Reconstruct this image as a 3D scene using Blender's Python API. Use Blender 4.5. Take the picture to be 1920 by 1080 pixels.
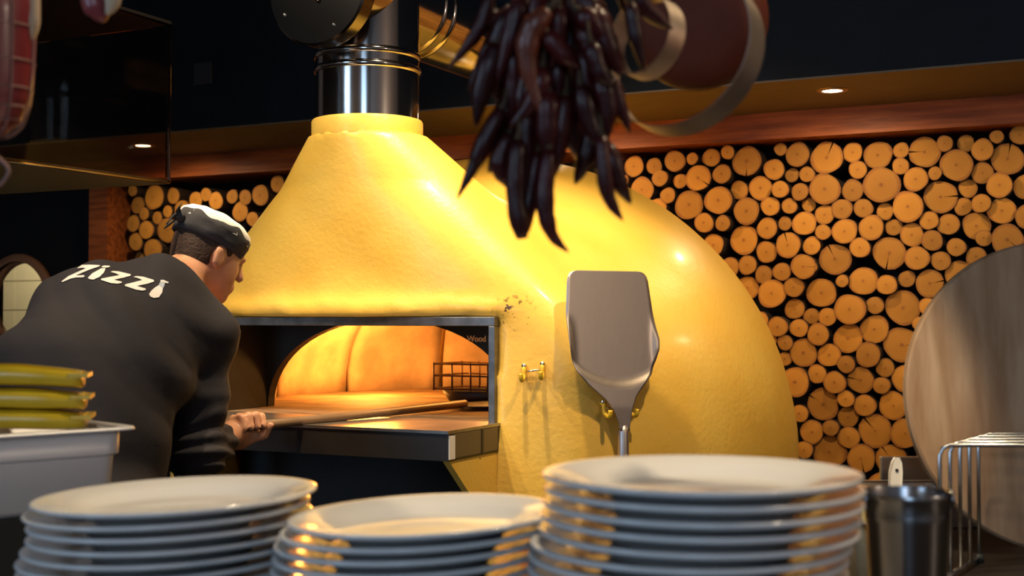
import bpy, bmesh, math, random
import numpy as np
from mathutils import Vector, Matrix
from mathutils.geometry import tessellate_polygon
from mathutils.bvhtree import BVHTree

for o in list(bpy.data.objects):
    bpy.data.objects.remove(o)
scene = bpy.context.scene
COL = scene.collection
random.seed(7)
rng = np.random.default_rng(7)

# ------------------------------------------------------------------ camera
F = 2400.0                                   # focal length in pixels of a 1920 wide frame
CAMLOC = Vector((0, 0, 1.45))
cam_d = bpy.data.cameras.new('camera')
cam = bpy.data.objects.new('camera', cam_d)
COL.objects.link(cam)
cam.location = CAMLOC
cam.rotation_euler = (math.radians(90 + 1.43), 0, math.radians(26.57))
cam_d.sensor_width = 36
cam_d.lens = F / 1920 * 36
cam_d.clip_start = 0.05
cam_d.dof.use_dof = True
cam_d.dof.focus_distance = 3.55
cam_d.dof.aperture_fstop = 5.2
scene.camera = cam
RM = cam.rotation_euler.to_matrix()

# ------------------------------------------------------------------ world, exposure, large lights
scene.view_settings.view_transform = 'Standard'
scene.view_settings.look = 'None'
scene.view_settings.gamma = 1
scene.view_settings.use_curve_mapping = False
scene.view_settings.exposure = 0.0
w = bpy.data.worlds.new('world')
scene.world = w
w.use_nodes = True
w.node_tree.nodes['Background'].inputs[0].default_value = (0.55, 0.62, 0.8, 1)
w.node_tree.nodes['Background'].inputs[1].default_value = 0.006


def lamp(name, kind, loc, target, energy, color, **kw):
    d = bpy.data.lights.new(name, kind)
    d.energy = energy
    d.color = color
    for k, v in kw.items():
        setattr(d, k, v)
    o = bpy.data.objects.new(name, d)
    COL.objects.link(o)
    o.location = loc
    if target is not None:
        o.rotation_euler = (Vector(target) - Vector(loc)).to_track_quat('-Z', 'Y').to_euler()
    return o


WARM = (1.0, 0.72, 0.40)
WARM2 = (1.0, 0.78, 0.50)
DAY = (0.46, 0.70, 1.0)
# street windows in the wall behind the photographer (daylight)
lamp('window_daylight', 'AREA', (-3.7, -4.02, 2.3), (-3.7, 0, 2.3), 75, DAY, shape='RECTANGLE', size=1.5, size_y=2.9)
lamp('window_daylight', 'AREA', (1.3, -4.02, 2.3), (1.3, 0, 2.3), 55, DAY, shape='RECTANGLE', size=1.5, size_y=2.9)
# added unseen lights that brighten the dining room walls for the steel to reflect
for lx, ly, le in ((-5.2, -2.6, 9), (-2.2, -2.6, 9), (0.6, -2.6, 9), (2.5, 1.6, 32)):
    lamp('added_room_light', 'POINT', (lx, ly, 2.35), None, le, (1.0, 0.80, 0.60), shadow_soft_size=0.12)
# track spots under the ceiling that light the oven, the cook and the pass, except the added last one
SP = dict(spot_size=math.radians(75), spot_blend=0.6, shadow_soft_size=0.035)
lamp('track_spot_oven_a', 'SPOT', (-2.35, 2.25, 2.92), (-2.1, 3.4, 1.6), 80, (1.0, 0.80, 0.54), **SP)
lamp('track_spot_oven_b', 'SPOT', (-1.52, 2.84, 2.92), (-1.55, 3.20, 1.2), 150, (1.0, 0.78, 0.50), **SP)
lamp('track_spot_oven_c', 'SPOT', (-0.55, 2.70, 2.92), (-1.3, 3.7, 1.4), 105, WARM, **SP)
lamp('track_spot_cook', 'SPOT', (-2.0, 2.0, 2.92), (-2.15, 2.5, 1.5), 120, WARM2, spot_size=math.radians(55), spot_blend=0.6, shadow_soft_size=0.035)
lamp('track_spot_pass_a', 'SPOT', (-0.75, 1.75, 2.92), (-0.55, 1.35, 1.2), 95, WARM2, **SP)
lamp('track_spot_pass_b', 'SPOT', (0.25, 1.75, 2.92), (0.0, 1.3, 1.2), 50, WARM2, **SP)
lamp('added_spot_handle', 'SPOT', (-0.38, 1.25, 2.92), (-0.43, 2.44, 1.165), 190, WARM2, spot_size=math.radians(11), spot_blend=0.7, shadow_soft_size=0.035)  # added narrow spot, aimed only to brighten the white spatula handle


# ------------------------------------------------------------------ pixel -> place helpers
def ray(px, py):
    return RM @ Vector(((px - 960) / F, -(py - 540) / F, -1))


def P(px, py, d):
    return CAMLOC + ray(px, py) * d


def PY(px, py, Y):
    r = ray(px, py)
    return CAMLOC + r * (Y / r.y)


def PZ(px, py, z):
    r = ray(px, py)
    return CAMLOC + r * ((z - CAMLOC.z) / r.z)


CR = RM @ Vector((1, 0, 0))                       # camera right
CF = Vector((-math.sin(math.radians(26.57)), math.cos(math.radians(26.57)), 0))   # forward on the floor
UP = Vector((0, 0, 1))


# ------------------------------------------------------------------ object helpers
def root_off(parent):
    v = Vector((0, 0, 0))
    while parent is not None:
        v += parent.location
        parent = parent.parent
    return v


def tag(o, label, cat, group=None, kind=None):
    if label:
        o['label'] = label
    if cat:
        o['category'] = cat
    if group:
        o['group'] = group
    if kind:
        o['kind'] = kind
    return o


def thing(name, label, cat, loc, group=None):
    o = bpy.data.objects.new(name, None)
    COL.objects.link(o)
    o.location = loc
    o.empty_display_size = 0.05
    return tag(o, label, cat, group)


def make_mesh(name, V, Fc, mats, smooth=True, fm=None):
    me = bpy.data.meshes.new(name)
    me.from_pydata([tuple(v) for v in V], [], [tuple(int(i) for i in f) for f in Fc])
    if not isinstance(mats, (list, tuple)):
        mats = [mats]
    for m in mats:
        me.materials.append(m)
    if fm is not None:
        me.polygons.foreach_set('material_index', list(fm))
    me.polygons.foreach_set('use_smooth', [smooth] * len(me.polygons))
    me.update()
    return me


def obj(name, geo, mat, parent=None, smooth=False, origin=None, label=None):
    """geo = (verts, faces) in world coordinates -> one mesh object."""
    V, Fc = geo
    V = [Vector(v) for v in V]
    if parent is None:
        if origin is None:
            lo = [min(v[i] for v in V) for i in range(3)]
            hi = [max(v[i] for v in V) for i in range(3)]
            origin = Vector(((lo[0] + hi[0]) / 2, (lo[1] + hi[1]) / 2, lo[2]))
        off = Vector(origin)
    else:
        off = root_off(parent)
    me = make_mesh(name, [v - off for v in V], Fc, mat, smooth)
    o = bpy.data.objects.new(name, me)
    COL.objects.link(o)
    if parent is None:
        o.location = off
    else:
        o.parent = parent
    if label:
        o['label'] = label
    return o


def inst(name, me, parent=None, loc=(0, 0, 0), rot=(0, 0, 0), scale=(1, 1, 1)):
    o = bpy.data.objects.new(name, me)
    COL.objects.link(o)
    o.parent = parent
    o.location = Vector(loc) - (root_off(parent) if parent else Vector((0, 0, 0)))
    o.rotation_euler = rot
    o.scale = scale
    return o


def add_bevel(o, w=0.003, seg=2):
    m = o.modifiers.new('bevel', 'BEVEL')
    m.width = w
    m.segments = seg
    m.limit_method = 'ANGLE'
    return o


def auto_smooth(o, ang=40):
    me = o.data
    me.polygons.foreach_set('use_smooth', [True] * len(me.polygons))
    me.set_sharp_from_angle(angle=math.radians(ang))
    return o


def merge(*gs):
    V, Fc = [], []
    for v, f in gs:
        n = len(V)
        V += list(v)
        Fc += [tuple(i + n for i in q) for q in f]
    return V, Fc


def box(x0, x1, y0, y1, z0, z1):
    V = [Vector((x, y, z)) for x in (x0, x1) for y in (y0, y1) for z in (z0, z1)]
    Fc = [(0, 1, 3, 2), (4, 6, 7, 5), (0, 4, 5, 1), (2, 3, 7, 6), (0, 2, 6, 4), (1, 5, 7, 3)]
    return V, Fc


def obox(c, ax, ay, az, hx, hy, hz):
    """oriented box, centre c, unit axes, half sizes."""
    V = [c + ax * (hx * a) + ay * (hy * b) + az * (hz * e) for a in (-1, 1) for b in (-1, 1) for e in (-1, 1)]
    return V, box(0, 1, 0, 1, 0, 1)[1]


def lathe(prof, seg=48, c=Vector((0, 0, 0)), axes=None, closed=False):
    """prof list of (r, z); axes (a, b, n) with n the spin axis."""
    a, b, n = axes or (Vector((1, 0, 0)), Vector((0, 1, 0)), Vector((0, 0, 1)))
    V, Fc = [], []
    m = len(prof)
    for i in range(seg):
        t = 2 * math.pi * i / seg
        d = a * math.cos(t) + b * math.sin(t)
        for r, z in prof:
            V.append(c + d * r + n * z)
    for i in range(seg):
        j = (i + 1) % seg
        for k in range(m - 1 if not closed else m):
            l = (k + 1) % m
            Fc.append((i * m + k, j * m + k, j * m + l, i * m + l))
    return V, Fc


def frame_of(d):
    d = d.normalized()
    h = Vector((0, 0, 1)) if abs(d.z) < 0.9 else Vector((1, 0, 0))
    a = d.cross(h).normalized()
    return a, a.cross(d).normalized(), d


def spline(pts, n=6):
    pts = [Vector(p) for p in pts]
    if len(pts) < 3:
        return pts
    out = []
    for i in range(len(pts) - 1):
        p0, p1, p2, p3 = pts[max(i - 1, 0)], pts[i], pts[i + 1], pts[min(i + 2, len(pts) - 1)]
        for k in range(n):
            t = k / n
            out.append(0.5 * ((2 * p1) + (p2 - p0) * t + (2 * p0 - 5 * p1 + 4 * p2 - p3) * t * t + (3 * p1 - p0 - 3 * p2 + p3) * t ** 3))
    out.append(pts[-1])
    return out


def tube(pts, r, seg=10, cap=True, flat=None):
    """swept tube; r number or list; flat=(dir, k) squashes along dir."""
    pts = [Vector(p) for p in pts]
    n = len(pts)
    rs = r if isinstance(r, (list, tuple)) else [r] * n
    V, Fc = [], []
    a = None
    for i, p in enumerate(pts):
        t = (pts[min(i + 1, n - 1)] - pts[max(i - 1, 0)]).normalized()
        if a is None:
            a = frame_of(t)[0]
        a = (a - t * a.dot(t)).normalized()
        b = t.cross(a)
        for k in range(seg):
            q = 2 * math.pi * k / seg
            V.append(p + (a * math.cos(q) + b * math.sin(q)) * rs[i])
    for i in range(n - 1):
        for k in range(seg):
            l = (k + 1) % seg
            Fc.append((i * seg + k, i * seg + l, (i + 1) * seg + l, (i + 1) * seg + k))
    if cap:
        Fc.append(tuple(range(seg))[::-1])
        Fc.append(tuple((n - 1) * seg + k for k in range(seg)))
    return V, Fc


def prism(poly, ax, ay, n, c, th):
    """2d polygon extruded by th along n."""
    m = len(poly)
    V = [c + ax * x + ay * y for x, y in poly] + [c + ax * x + ay * y + n * th for x, y in poly]
    tr = tessellate_polygon([[Vector((x, y, 0)) for x, y in poly]])
    Fc = [tuple(t) for t in tr] + [tuple(i + m for i in t[::-1]) for t in tr]
    Fc += [(i, (i + 1) % m, m + (i + 1) % m, m + i) for i in range(m)]
    return V, Fc


# ---- signed distance modelling: numpy surface nets
def surface_nets(fn, lo, hi, h):
    ax = [np.arange(lo[i], hi[i] + h, h) for i in range(3)]
    X, Y, Z = np.meshgrid(*[a.astype(np.float32) for a in ax], indexing='ij')
    D = fn(X, Y, Z).astype(np.float32)
    n = D.shape
    inside = D < 0
    cs = [(i, j, k) for i in (0, 1) for j in (0, 1) for k in (0, 1)]

    def sub(A, c):
        return A[c[0]:n[0] - 1 + c[0], c[1]:n[1] - 1 + c[1], c[2]:n[2] - 1 + c[2]]
    cnt = sum(sub(inside, c).astype(np.int8) for c in cs)
    act = (cnt > 0) & (cnt < 8)
    idx = -np.ones(act.shape, np.int64)
    I = np.argwhere(act)
    idx[act] = np.arange(len(I))
    acc = np.zeros((len(I), 3))
    num = np.zeros(len(I))
    for a in cs:
        for d in range(3):
            if a[d] == 0:
                b = list(a)
                b[d] = 1
                da = sub(D, a)[act]
                db = sub(D, tuple(b))[act]
                m = (da < 0) != (db < 0)
                t = np.where(m, da / (da - db + 1e-12), 0)
                p = np.array(a, float)[None, :].repeat(len(I), 0)
                p[:, d] = t
                acc[m] += p[m]
                num[m] += 1
    V = (I + acc / num[:, None]) * h + np.array(lo)[None, :]
    faces = []
    for d in range(3):
        u, v = (d + 1) % 3, (d + 2) % 3
        sl0 = [slice(1, -1)] * 3
        sl0[d] = slice(0, -1)
        sl1 = list(sl0)
        sl1[d] = slice(1, None)
        s0 = inside[tuple(sl0)]
        s1 = inside[tuple(sl1)]
        E = np.argwhere(s0 != s1)
        flip = s0[s0 != s1]
        off = np.ones(3, int)
        off[d] = 0
        E = E + off
        q = []
        for du, dv in ((-1, -1), (0, -1), (0, 0), (-1, 0)):
            e = E.copy()
            e[:, u] += du
            e[:, v] += dv
            q.append(idx[e[:, 0], e[:, 1], e[:, 2]])
        q = np.stack(q, 1)
        q[~flip] = q[~flip][:, ::-1]
        faces.append(q)
    Fq = np.concatenate(faces)
    Fq = Fq[(Fq >= 0).all(1)]
    return V, Fq


def np_obj(name, V, Fq, mat, parent=None, origin=None, smooth=True):
    off = np.array(root_off(parent) if parent else (origin or (0, 0, 0)))
    me = bpy.data.meshes.new(name)
    V = (V - off).astype(np.float32)
    me.vertices.add(len(V))
    me.vertices.foreach_set('co', V.ravel())
    me.loops.add(len(Fq) * 4)
    me.loops.foreach_set('vertex_index', Fq.ravel().astype(np.int32))
    me.polygons.add(len(Fq))
    me.polygons.foreach_set('loop_start', np.arange(0, len(Fq) * 4, 4, dtype=np.int32))
    me.polygons.foreach_set('use_smooth', np.full(len(Fq), smooth))
    me.materials.append(mat)
    me.update(calc_edges=True)
    me.validate()
    o = bpy.data.objects.new(name, me)
    COL.objects.link(o)
    if parent:
        o.parent = parent
    else:
        o.location = Vector(off)
    return o


def smin(a, b, k):
    h = np.clip(0.5 + 0.5 * (b - a) / k, 0, 1)
    return b * (1 - h) + a * h - k * h * (1 - h)


def smax(a, b, k):
    return -smin(-a, -b, k)


def sd_cone(X, Y, Z, a, b, ra, rb, side=None, flat=1.0):
    """tapered capsule; widened by 1/flat along `side`."""
    a = np.array(a, np.float32)
    b = np.array(b, np.float32)
    ba = b - a
    L = float(ba @ ba)
    px, py, pz = X - a[0], Y - a[1], Z - a[2]
    t = np.clip((px * ba[0] + py * ba[1] + pz * ba[2]) / L, 0, 1)
    qx, qy, qz = px - ba[0] * t, py - ba[1] * t, pz - ba[2] * t
    r = ra + (rb - ra) * t
    d2 = qx * qx + qy * qy + qz * qz
    if side is not None:
        s = qx * side[0] + qy * side[1] + qz * side[2]
        d2 = d2 - s * s + (s * flat) ** 2
    return np.sqrt(d2 + 1e-12) - r


def sd_ell(X, Y, Z, c, axes, rad):
    c = np.array(c, np.float32)
    px, py, pz = X - c[0], Y - c[1], Z - c[2]
    k = 0
    k2 = 0
    for A, r in zip(axes, rad):
        s = px * A[0] + py * A[1] + pz * A[2]
        k = k + (s / r) ** 2
        k2 = k2 + (s / r / r) ** 2
    k = np.sqrt(k + 1e-12)
    return k * (k - 1) / np.sqrt(k2 + 1e-12)


# ------------------------------------------------------------------ materials
def mat(name, col, rough=0.5, metal=0.0, var=0.0, vscale=8.0, bump=0.0, bscale=60.0, spec=0.5, coat=0.0, stretch=None,
        col2=None, objrand=0.0, sub=0.0, rvar=0.0):
    m = bpy.data.materials.new(name)
    m.use_nodes = True
    nt = m.node_tree
    N = nt.nodes
    L = nt.links
    b = N['Principled BSDF']
    b.inputs['Roughness'].default_value = rough
    b.inputs['Metallic'].default_value = metal
    b.inputs['Specular IOR Level'].default_value = spec
    b.inputs['Coat Weight'].default_value = coat
    b.inputs['Coat Roughness'].default_value = 0.15
    if sub:
        b.inputs['Subsurface Weight'].default_value = sub
        b.inputs['Subsurface Radius'].default_value = (0.01, 0.004, 0.002)
    tc = N.new('ShaderNodeTexCoord')
    src = tc.outputs['Object']
    if stretch:
        mp = N.new('ShaderNodeMapping')
        mp.inputs['Scale'].default_value = stretch
        L.new(src, mp.inputs[0])
        src = mp.outputs[0]
    ns = N.new('ShaderNodeTexNoise')
    ns.inputs['Scale'].default_value = vscale
    ns.inputs['Detail'].default_value = 6
    L.new(src, ns.inputs['Vector'])
    mix = N.new('ShaderNodeMix')
    mix.data_type = 'RGBA'
    c2 = col2 or tuple(max(0, c * (1 - var)) for c in col)
    mix.inputs[6].default_value = (*col, 1)
    mix.inputs[7].default_value = (*c2, 1)
    rp = N.new('ShaderNodeMapRange')
    rp.inputs[1].default_value = 0.35
    rp.inputs[2].default_value = 0.65
    L.new(ns.outputs['Fac'], rp.inputs[0])
    L.new(rp.outputs[0], mix.inputs[0])
    out = mix.outputs[2]
    if objrand:
        oi = N.new('ShaderNodeObjectInfo')
        hs = N.new('ShaderNodeHueSaturation')
        mr = N.new('ShaderNodeMapRange')
        mr.inputs[3].default_value = 1 - objrand
        mr.inputs[4].default_value = 1 + objrand * 0.6
        L.new(oi.outputs['Random'], mr.inputs[0])
        L.new(mr.outputs[0], hs.inputs['Value'])
        L.new(out, hs.inputs['Color'])
        out = hs.outputs[0]
    L.new(out, b.inputs['Base Color'])
    if rvar:
        r2 = N.new('ShaderNodeMapRange')
        r2.inputs[3].default_value = max(0.02, rough - rvar)
        r2.inputs[4].default_value = rough + rvar
        L.new(ns.outputs['Fac'], r2.inputs[0])
        L.new(r2.outputs[0], b.inputs['Roughness'])
    if bump:
        nb = N.new('ShaderNodeTexNoise')
        nb.inputs['Scale'].default_value = bscale
        nb.inputs['Detail'].default_value = 5
        L.new(src, nb.inputs['Vector'])
        bp = N.new('ShaderNodeBump')
        bp.inputs['Strength'].default_value = bump
        bp.inputs['Distance'].default_value = 0.01
        L.new(nb.outputs['Fac'], bp.inputs['Height'])
        L.new(bp.outputs[0], b.inputs['Normal'])
    return m


def emis(name, col, s):
    m = bpy.data.materials.new(name)
    m.use_nodes = True
    b = m.node_tree.nodes['Principled BSDF']
    b.inputs['Base Color'].default_value = (*col, 1)
    b.inputs['Emission Color'].default_value = (*col, 1)
    b.inputs['Emission Strength'].default_value = s
    return m


M = {}
M['navy'] = mat('navy_paint', (0.008, 0.013, 0.021), 0.7, var=0.2, spec=0.2)
M['plaster'] = mat('dining_room_plaster', (0.62, 0.50, 0.44), 0.8, var=0.1)
M['black'] = mat('black_paint', (0.005, 0.005, 0.006), 0.6, spec=0.25)
M['ceil'] = mat('ceiling_paint', (0.02, 0.016, 0.014), 0.7)
M['soffit'] = mat('soffit_paint', (0.15, 0.11, 0.06), 0.55, var=0.1)
M['floor'] = mat('floor_tile', (0.06, 0.05, 0.045), 0.4, var=0.3)
M['beam'] = mat('stained_beam', (0.40, 0.11, 0.028), 0.5, var=0.0, vscale=3, col2=(0.20, 0.05, 0.014), spec=0.25, stretch=(1.2, 14, 14), bump=0.12, bscale=6)
M['bark'] = mat('bark', (0.045, 0.02, 0.008), 0.9, var=0.5, bump=0.4, bscale=20)
M['oven'] = None
M['steel'] = mat('brushed_steel', (0.62, 0.60, 0.58), 0.28, 1.0, var=0.12, vscale=3, stretch=(1, 1, 20))
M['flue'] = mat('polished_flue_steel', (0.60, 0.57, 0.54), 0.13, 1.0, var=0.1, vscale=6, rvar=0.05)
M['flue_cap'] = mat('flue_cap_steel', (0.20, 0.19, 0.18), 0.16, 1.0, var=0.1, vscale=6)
M['frame'] = mat('opening_frame_steel', (0.30, 0.29, 0.28), 0.4, 1.0, var=0.4, vscale=20)
M['soot'] = mat('soot_black', (0.012, 0.010, 0.009), 0.6, var=0.4, bump=0.1)
M['ledge_top'] = mat('ledge_top_steel', (0.36, 0.33, 0.30), 0.35, 0.9, var=0.4, vscale=10)
M['ledge_front'] = mat('ledge_front', (0.022, 0.016, 0.012), 0.45, var=0.3)
M['tape'] = mat('brown_tape', (0.10, 0.07, 0.04), 0.4)
M['white'] = mat('white_print', (0.85, 0.80, 0.74), 0.6)
M['bluegrey'] = mat('grey_print', (0.45, 0.50, 0.58), 0.6)
M['refract'] = mat('refractory', (0.52, 0.38, 0.24), 0.85, var=0.4, vscale=7, bump=0.25, bscale=30)
M['hearth'] = mat('hearth_stone', (0.34, 0.22, 0.13), 0.75, var=0.65, vscale=5, bump=0.15)
M['iron'] = mat('cast_iron', (0.015, 0.012, 0.010), 0.5)
M['rust'] = mat('hot_iron', (0.10, 0.045, 0.02), 0.5, 0.6)
M['text'] = mat('plate_lettering', (1.0, 0.50, 0.20), 0.5)  # orange firelight on the letters is put into their base colour
M['peel'] = mat('peel_steel', (0.74, 0.66, 0.62), 0.40, 1.0, var=0.12, vscale=5, stretch=(6, 1, 1), rvar=0.08)
M['wood_handle'] = mat('peel_handle_wood', (0.22, 0.13, 0.07), 0.45, var=0.3)
M['plate'] = mat('white_porcelain', (0.80, 0.79, 0.77), 0.12, var=0.02, spec=0.5)
M['shirt'] = mat('charcoal_jersey', (0.021, 0.0175, 0.023), 0.85, var=0.25, vscale=6, bump=0.25, bscale=14)
M['trouser'] = mat('black_trousers', (0.010, 0.009, 0.010), 0.85, bump=0.15, bscale=12)
M['shoe'] = mat('black_shoe', (0.01, 0.01, 0.01), 0.4)
M['skin'] = mat('skin', (0.62, 0.30, 0.17), 0.5, var=0.12, vscale=20, sub=0.15)
M['hair'] = mat('short_brown_hair', (0.055, 0.025, 0.012), 0.7, var=0.5, vscale=60, bump=0.5, bscale=150)
M['cap_white'] = mat('cap_white_cotton', (0.85, 0.82, 0.74), 0.9, bump=0.15, bscale=30)
M['cap_grey'] = mat('cap_charcoal_cotton', (0.045, 0.042, 0.045), 0.9, var=0.2, bump=0.2, bscale=30)
M['chilli'] = mat('dried_chilli', (0.060, 0.006, 0.006), 0.36, var=0.6, vscale=14, objrand=0.5, coat=0.10, spec=0.35, bump=0.25, bscale=40)
M['chilli_brown'] = mat('dried_chilli_brown', (0.16, 0.035, 0.015), 0.35, var=0.4, vscale=14, coat=0.2, bump=0.2, bscale=40)
M['stem'] = mat('chilli_stem', (0.06, 0.035, 0.015), 0.8)
M['copper'] = mat('copper_pan', (0.12, 0.025, 0.012), 0.6, 0.0, var=0.2, spec=0.2)
M['band'] = mat('hoop_steel', (0.62, 0.50, 0.40), 0.42, 1.0, var=0.15)
M['ham'] = mat('cured_ham_meat', (0.17, 0.008, 0.010), 0.35, col2=(0.24, 0.055, 0.065), vscale=9, coat=0.3, bump=0.2, bscale=25, stretch=(1, 1, 0.35))
M['fat'] = mat('cured_ham_fat', (0.55, 0.42, 0.29), 0.4, var=0.15)
M['string'] = mat('netting_string', (0.26, 0.14, 0.12), 0.8)
M['green'] = mat('lime_green_plastic', (0.74, 0.50, 0.02), 0.28, var=0.2, vscale=10, coat=0.3, bump=0.12, bscale=18)
M['pan'] = mat('pan_steel', (0.88, 0.88, 0.90), 0.4, 0.25, var=0.06)
M['darkplastic'] = mat('dark_plastic', (0.020, 0.022, 0.022), 0.45)
M['counter'] = mat('dark_counter_top', (0.030, 0.024, 0.020), 0.32, 0.0, spec=0.3, var=0.3, vscale=5)
M['board'] = mat('pale_worn_wood', (0.42, 0.29, 0.18), 0.65, col2=(0.27, 0.155, 0.08), vscale=2.2, bump=0.06, bscale=8, stretch=None)
_n = M['board'].node_tree
_mp = _n.nodes.new('ShaderNodeMapping')
_mp.inputs['Rotation'].default_value = (0, math.radians(-48), 0)
_mp.inputs['Scale'].default_value = (14, 14, 1.6)
_tc = [q for q in _n.nodes if q.type == 'TEX_COORD'][0]
for q in [q for q in _n.nodes if q.type == 'TEX_NOISE']:
    _n.links.new(_tc.outputs['Object'], _mp.inputs[0])
    _n.links.new(_mp.outputs[0], q.inputs['Vector'])
M['board_dark'] = mat('brown_worn_wood', (0.20, 0.12, 0.06), 0.6, col2=(0.13, 0.075, 0.035), vscale=3, stretch=(3, 3, 3))
M['wire'] = mat('rack_wire', (0.70, 0.70, 0.70), 0.2, 1.0)
M['pail'] = mat('galvanised_pail', (0.34, 0.34, 0.35), 0.22, 1.0, var=0.3, vscale=6)
M['handle_white'] = mat('white_plastic', (0.85, 0.80, 0.68), 0.4)
M['tub'] = mat('clear_tub', (0.66, 0.58, 0.36), 0.3, var=0.1)
M['crumb'] = mat('pale_yellow_food', (0.75, 0.62, 0.25), 0.7, var=0.3, vscale=40, bump=0.6, bscale=80)
M['canopy'] = mat('canopy_steel', (0.36, 0.27, 0.21), 0.07, 1.0, var=0.08, vscale=2)
M['smoked'] = mat('smoked_glass', (0.80, 0.66, 0.56), 0.03, 0.0)
_b = M['smoked'].node_tree.nodes['Principled BSDF']
_b.inputs['Transmission Weight'].default_value = 1
_b.inputs['IOR'].default_value = 1.12
M['canopy_under'] = mat('canopy_underside', (0.22, 0.19, 0.12), 0.5, 0.3)
M['brass'] = mat('porthole_rim_wood', (0.30, 0.13, 0.06), 0.4)
M['tile'] = mat('cream_tile', (0.80, 0.74, 0.56), 0.25, var=0.04)
M['grout'] = mat('grout', (0.45, 0.36, 0.24), 0.9)
M['yellow_small'] = mat('yellow_painted_steel', (0.80, 0.50, 0.03), 0.4)
M['bolt'] = mat('bolt_steel', (0.7, 0.68, 0.65), 0.25, 1.0)
M['glow'] = emis('downlight_lamp', (1.0, 0.86, 0.6), 30)
M['trimring'] = mat('downlight_ring', (0.45, 0.30, 0.16), 0.3, 0.8)
M['junction'] = mat('blank_plate', (0.018, 0.022, 0.028), 0.5)


def oven_mat():
    m = mat('yellow_render', (0.90, 0.58, 0.105), 0.42, var=0.0, vscale=5, col2=(0.87, 0.52, 0.075), coat=0.15)
    nt = m.node_tree
    N, L = nt.nodes, nt.links
    b = N['Principled BSDF']
    geo = N.new('ShaderNodeNewGeometry')
    # trowelled plaster relief, coarser around the opening
    n1 = N.new('ShaderNodeTexNoise')
    n1.inputs['Scale'].default_value = 9
    n1.inputs['Detail'].default_value = 4
    n2 = N.new('ShaderNodeTexNoise')
    n2.inputs['Scale'].default_value = 70
    n2.inputs['Detail'].default_value = 6
    for n in (n1, n2):
        L.new(geo.outputs['Position'], n.inputs['Vector'])
    b1 = N.new('ShaderNodeBump')
    b1.inputs['Strength'].default_value = 0.10
    b1.inputs['Distance'].default_value = 0.02
    b2 = N.new('ShaderNodeBump')
    b2.inputs['Strength'].default_value = 0.16
    b2.inputs['Distance'].default_value = 0.006
    L.new(n1.outputs['Fac'], b1.inputs['Height'])
    L.new(n2.outputs['Fac'], b2.inputs['Height'])
    L.new(b1.outputs[0], b2.inputs['Normal'])
    L.new(b2.outputs[0], b.inputs['Normal'])
    # chipped dark spots beside the top corner of the opening
    c = PY(962, 585, 3.17)
    sub = N.new('ShaderNodeVectorMath')
    sub.operation = 'DISTANCE'
    sub.inputs[1].default_value = c
    L.new(geo.outputs['Position'], sub.inputs[0])
    near = N.new('ShaderNodeMapRange')
    near.inputs[1].default_value = 0.03
    near.inputs[2].default_value = 0.075
    near.inputs[3].default_value = 1
    near.inputs[4].default_value = 0
    L.new(sub.outputs['Value'], near.inputs[0])
    sp = N.new('ShaderNodeTexNoise')
    sp.inputs['Scale'].default_value = 75
    sp.inputs['Detail'].default_value = 2
    L.new(geo.outputs['Position'], sp.inputs['Vector'])
    th = N.new('ShaderNodeMapRange')
    th.inputs[1].default_value = 0.60
    th.inputs[2].default_value = 0.66
    L.new(sp.outputs['Fac'], th.inputs[0])
    mu = N.new('ShaderNodeMath')
    mu.operation = 'MULTIPLY'
    L.new(near.outputs[0], mu.inputs[0])
    L.new(th.outputs[0], mu.inputs[1])
    old = b.inputs['Base Color'].links[0].from_socket
    mx = N.new('ShaderNodeMix')
    mx.data_type = 'RGBA'
    mx.inputs[7].default_value = (0.10, 0.055, 0.01, 1)
    L.new(mu.outputs[0], mx.inputs[0])
    L.new(old, mx.inputs[6])
    L.new(mx.outputs[2], b.inputs['Base Color'])
    return m


M['oven'] = oven_mat()


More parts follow.
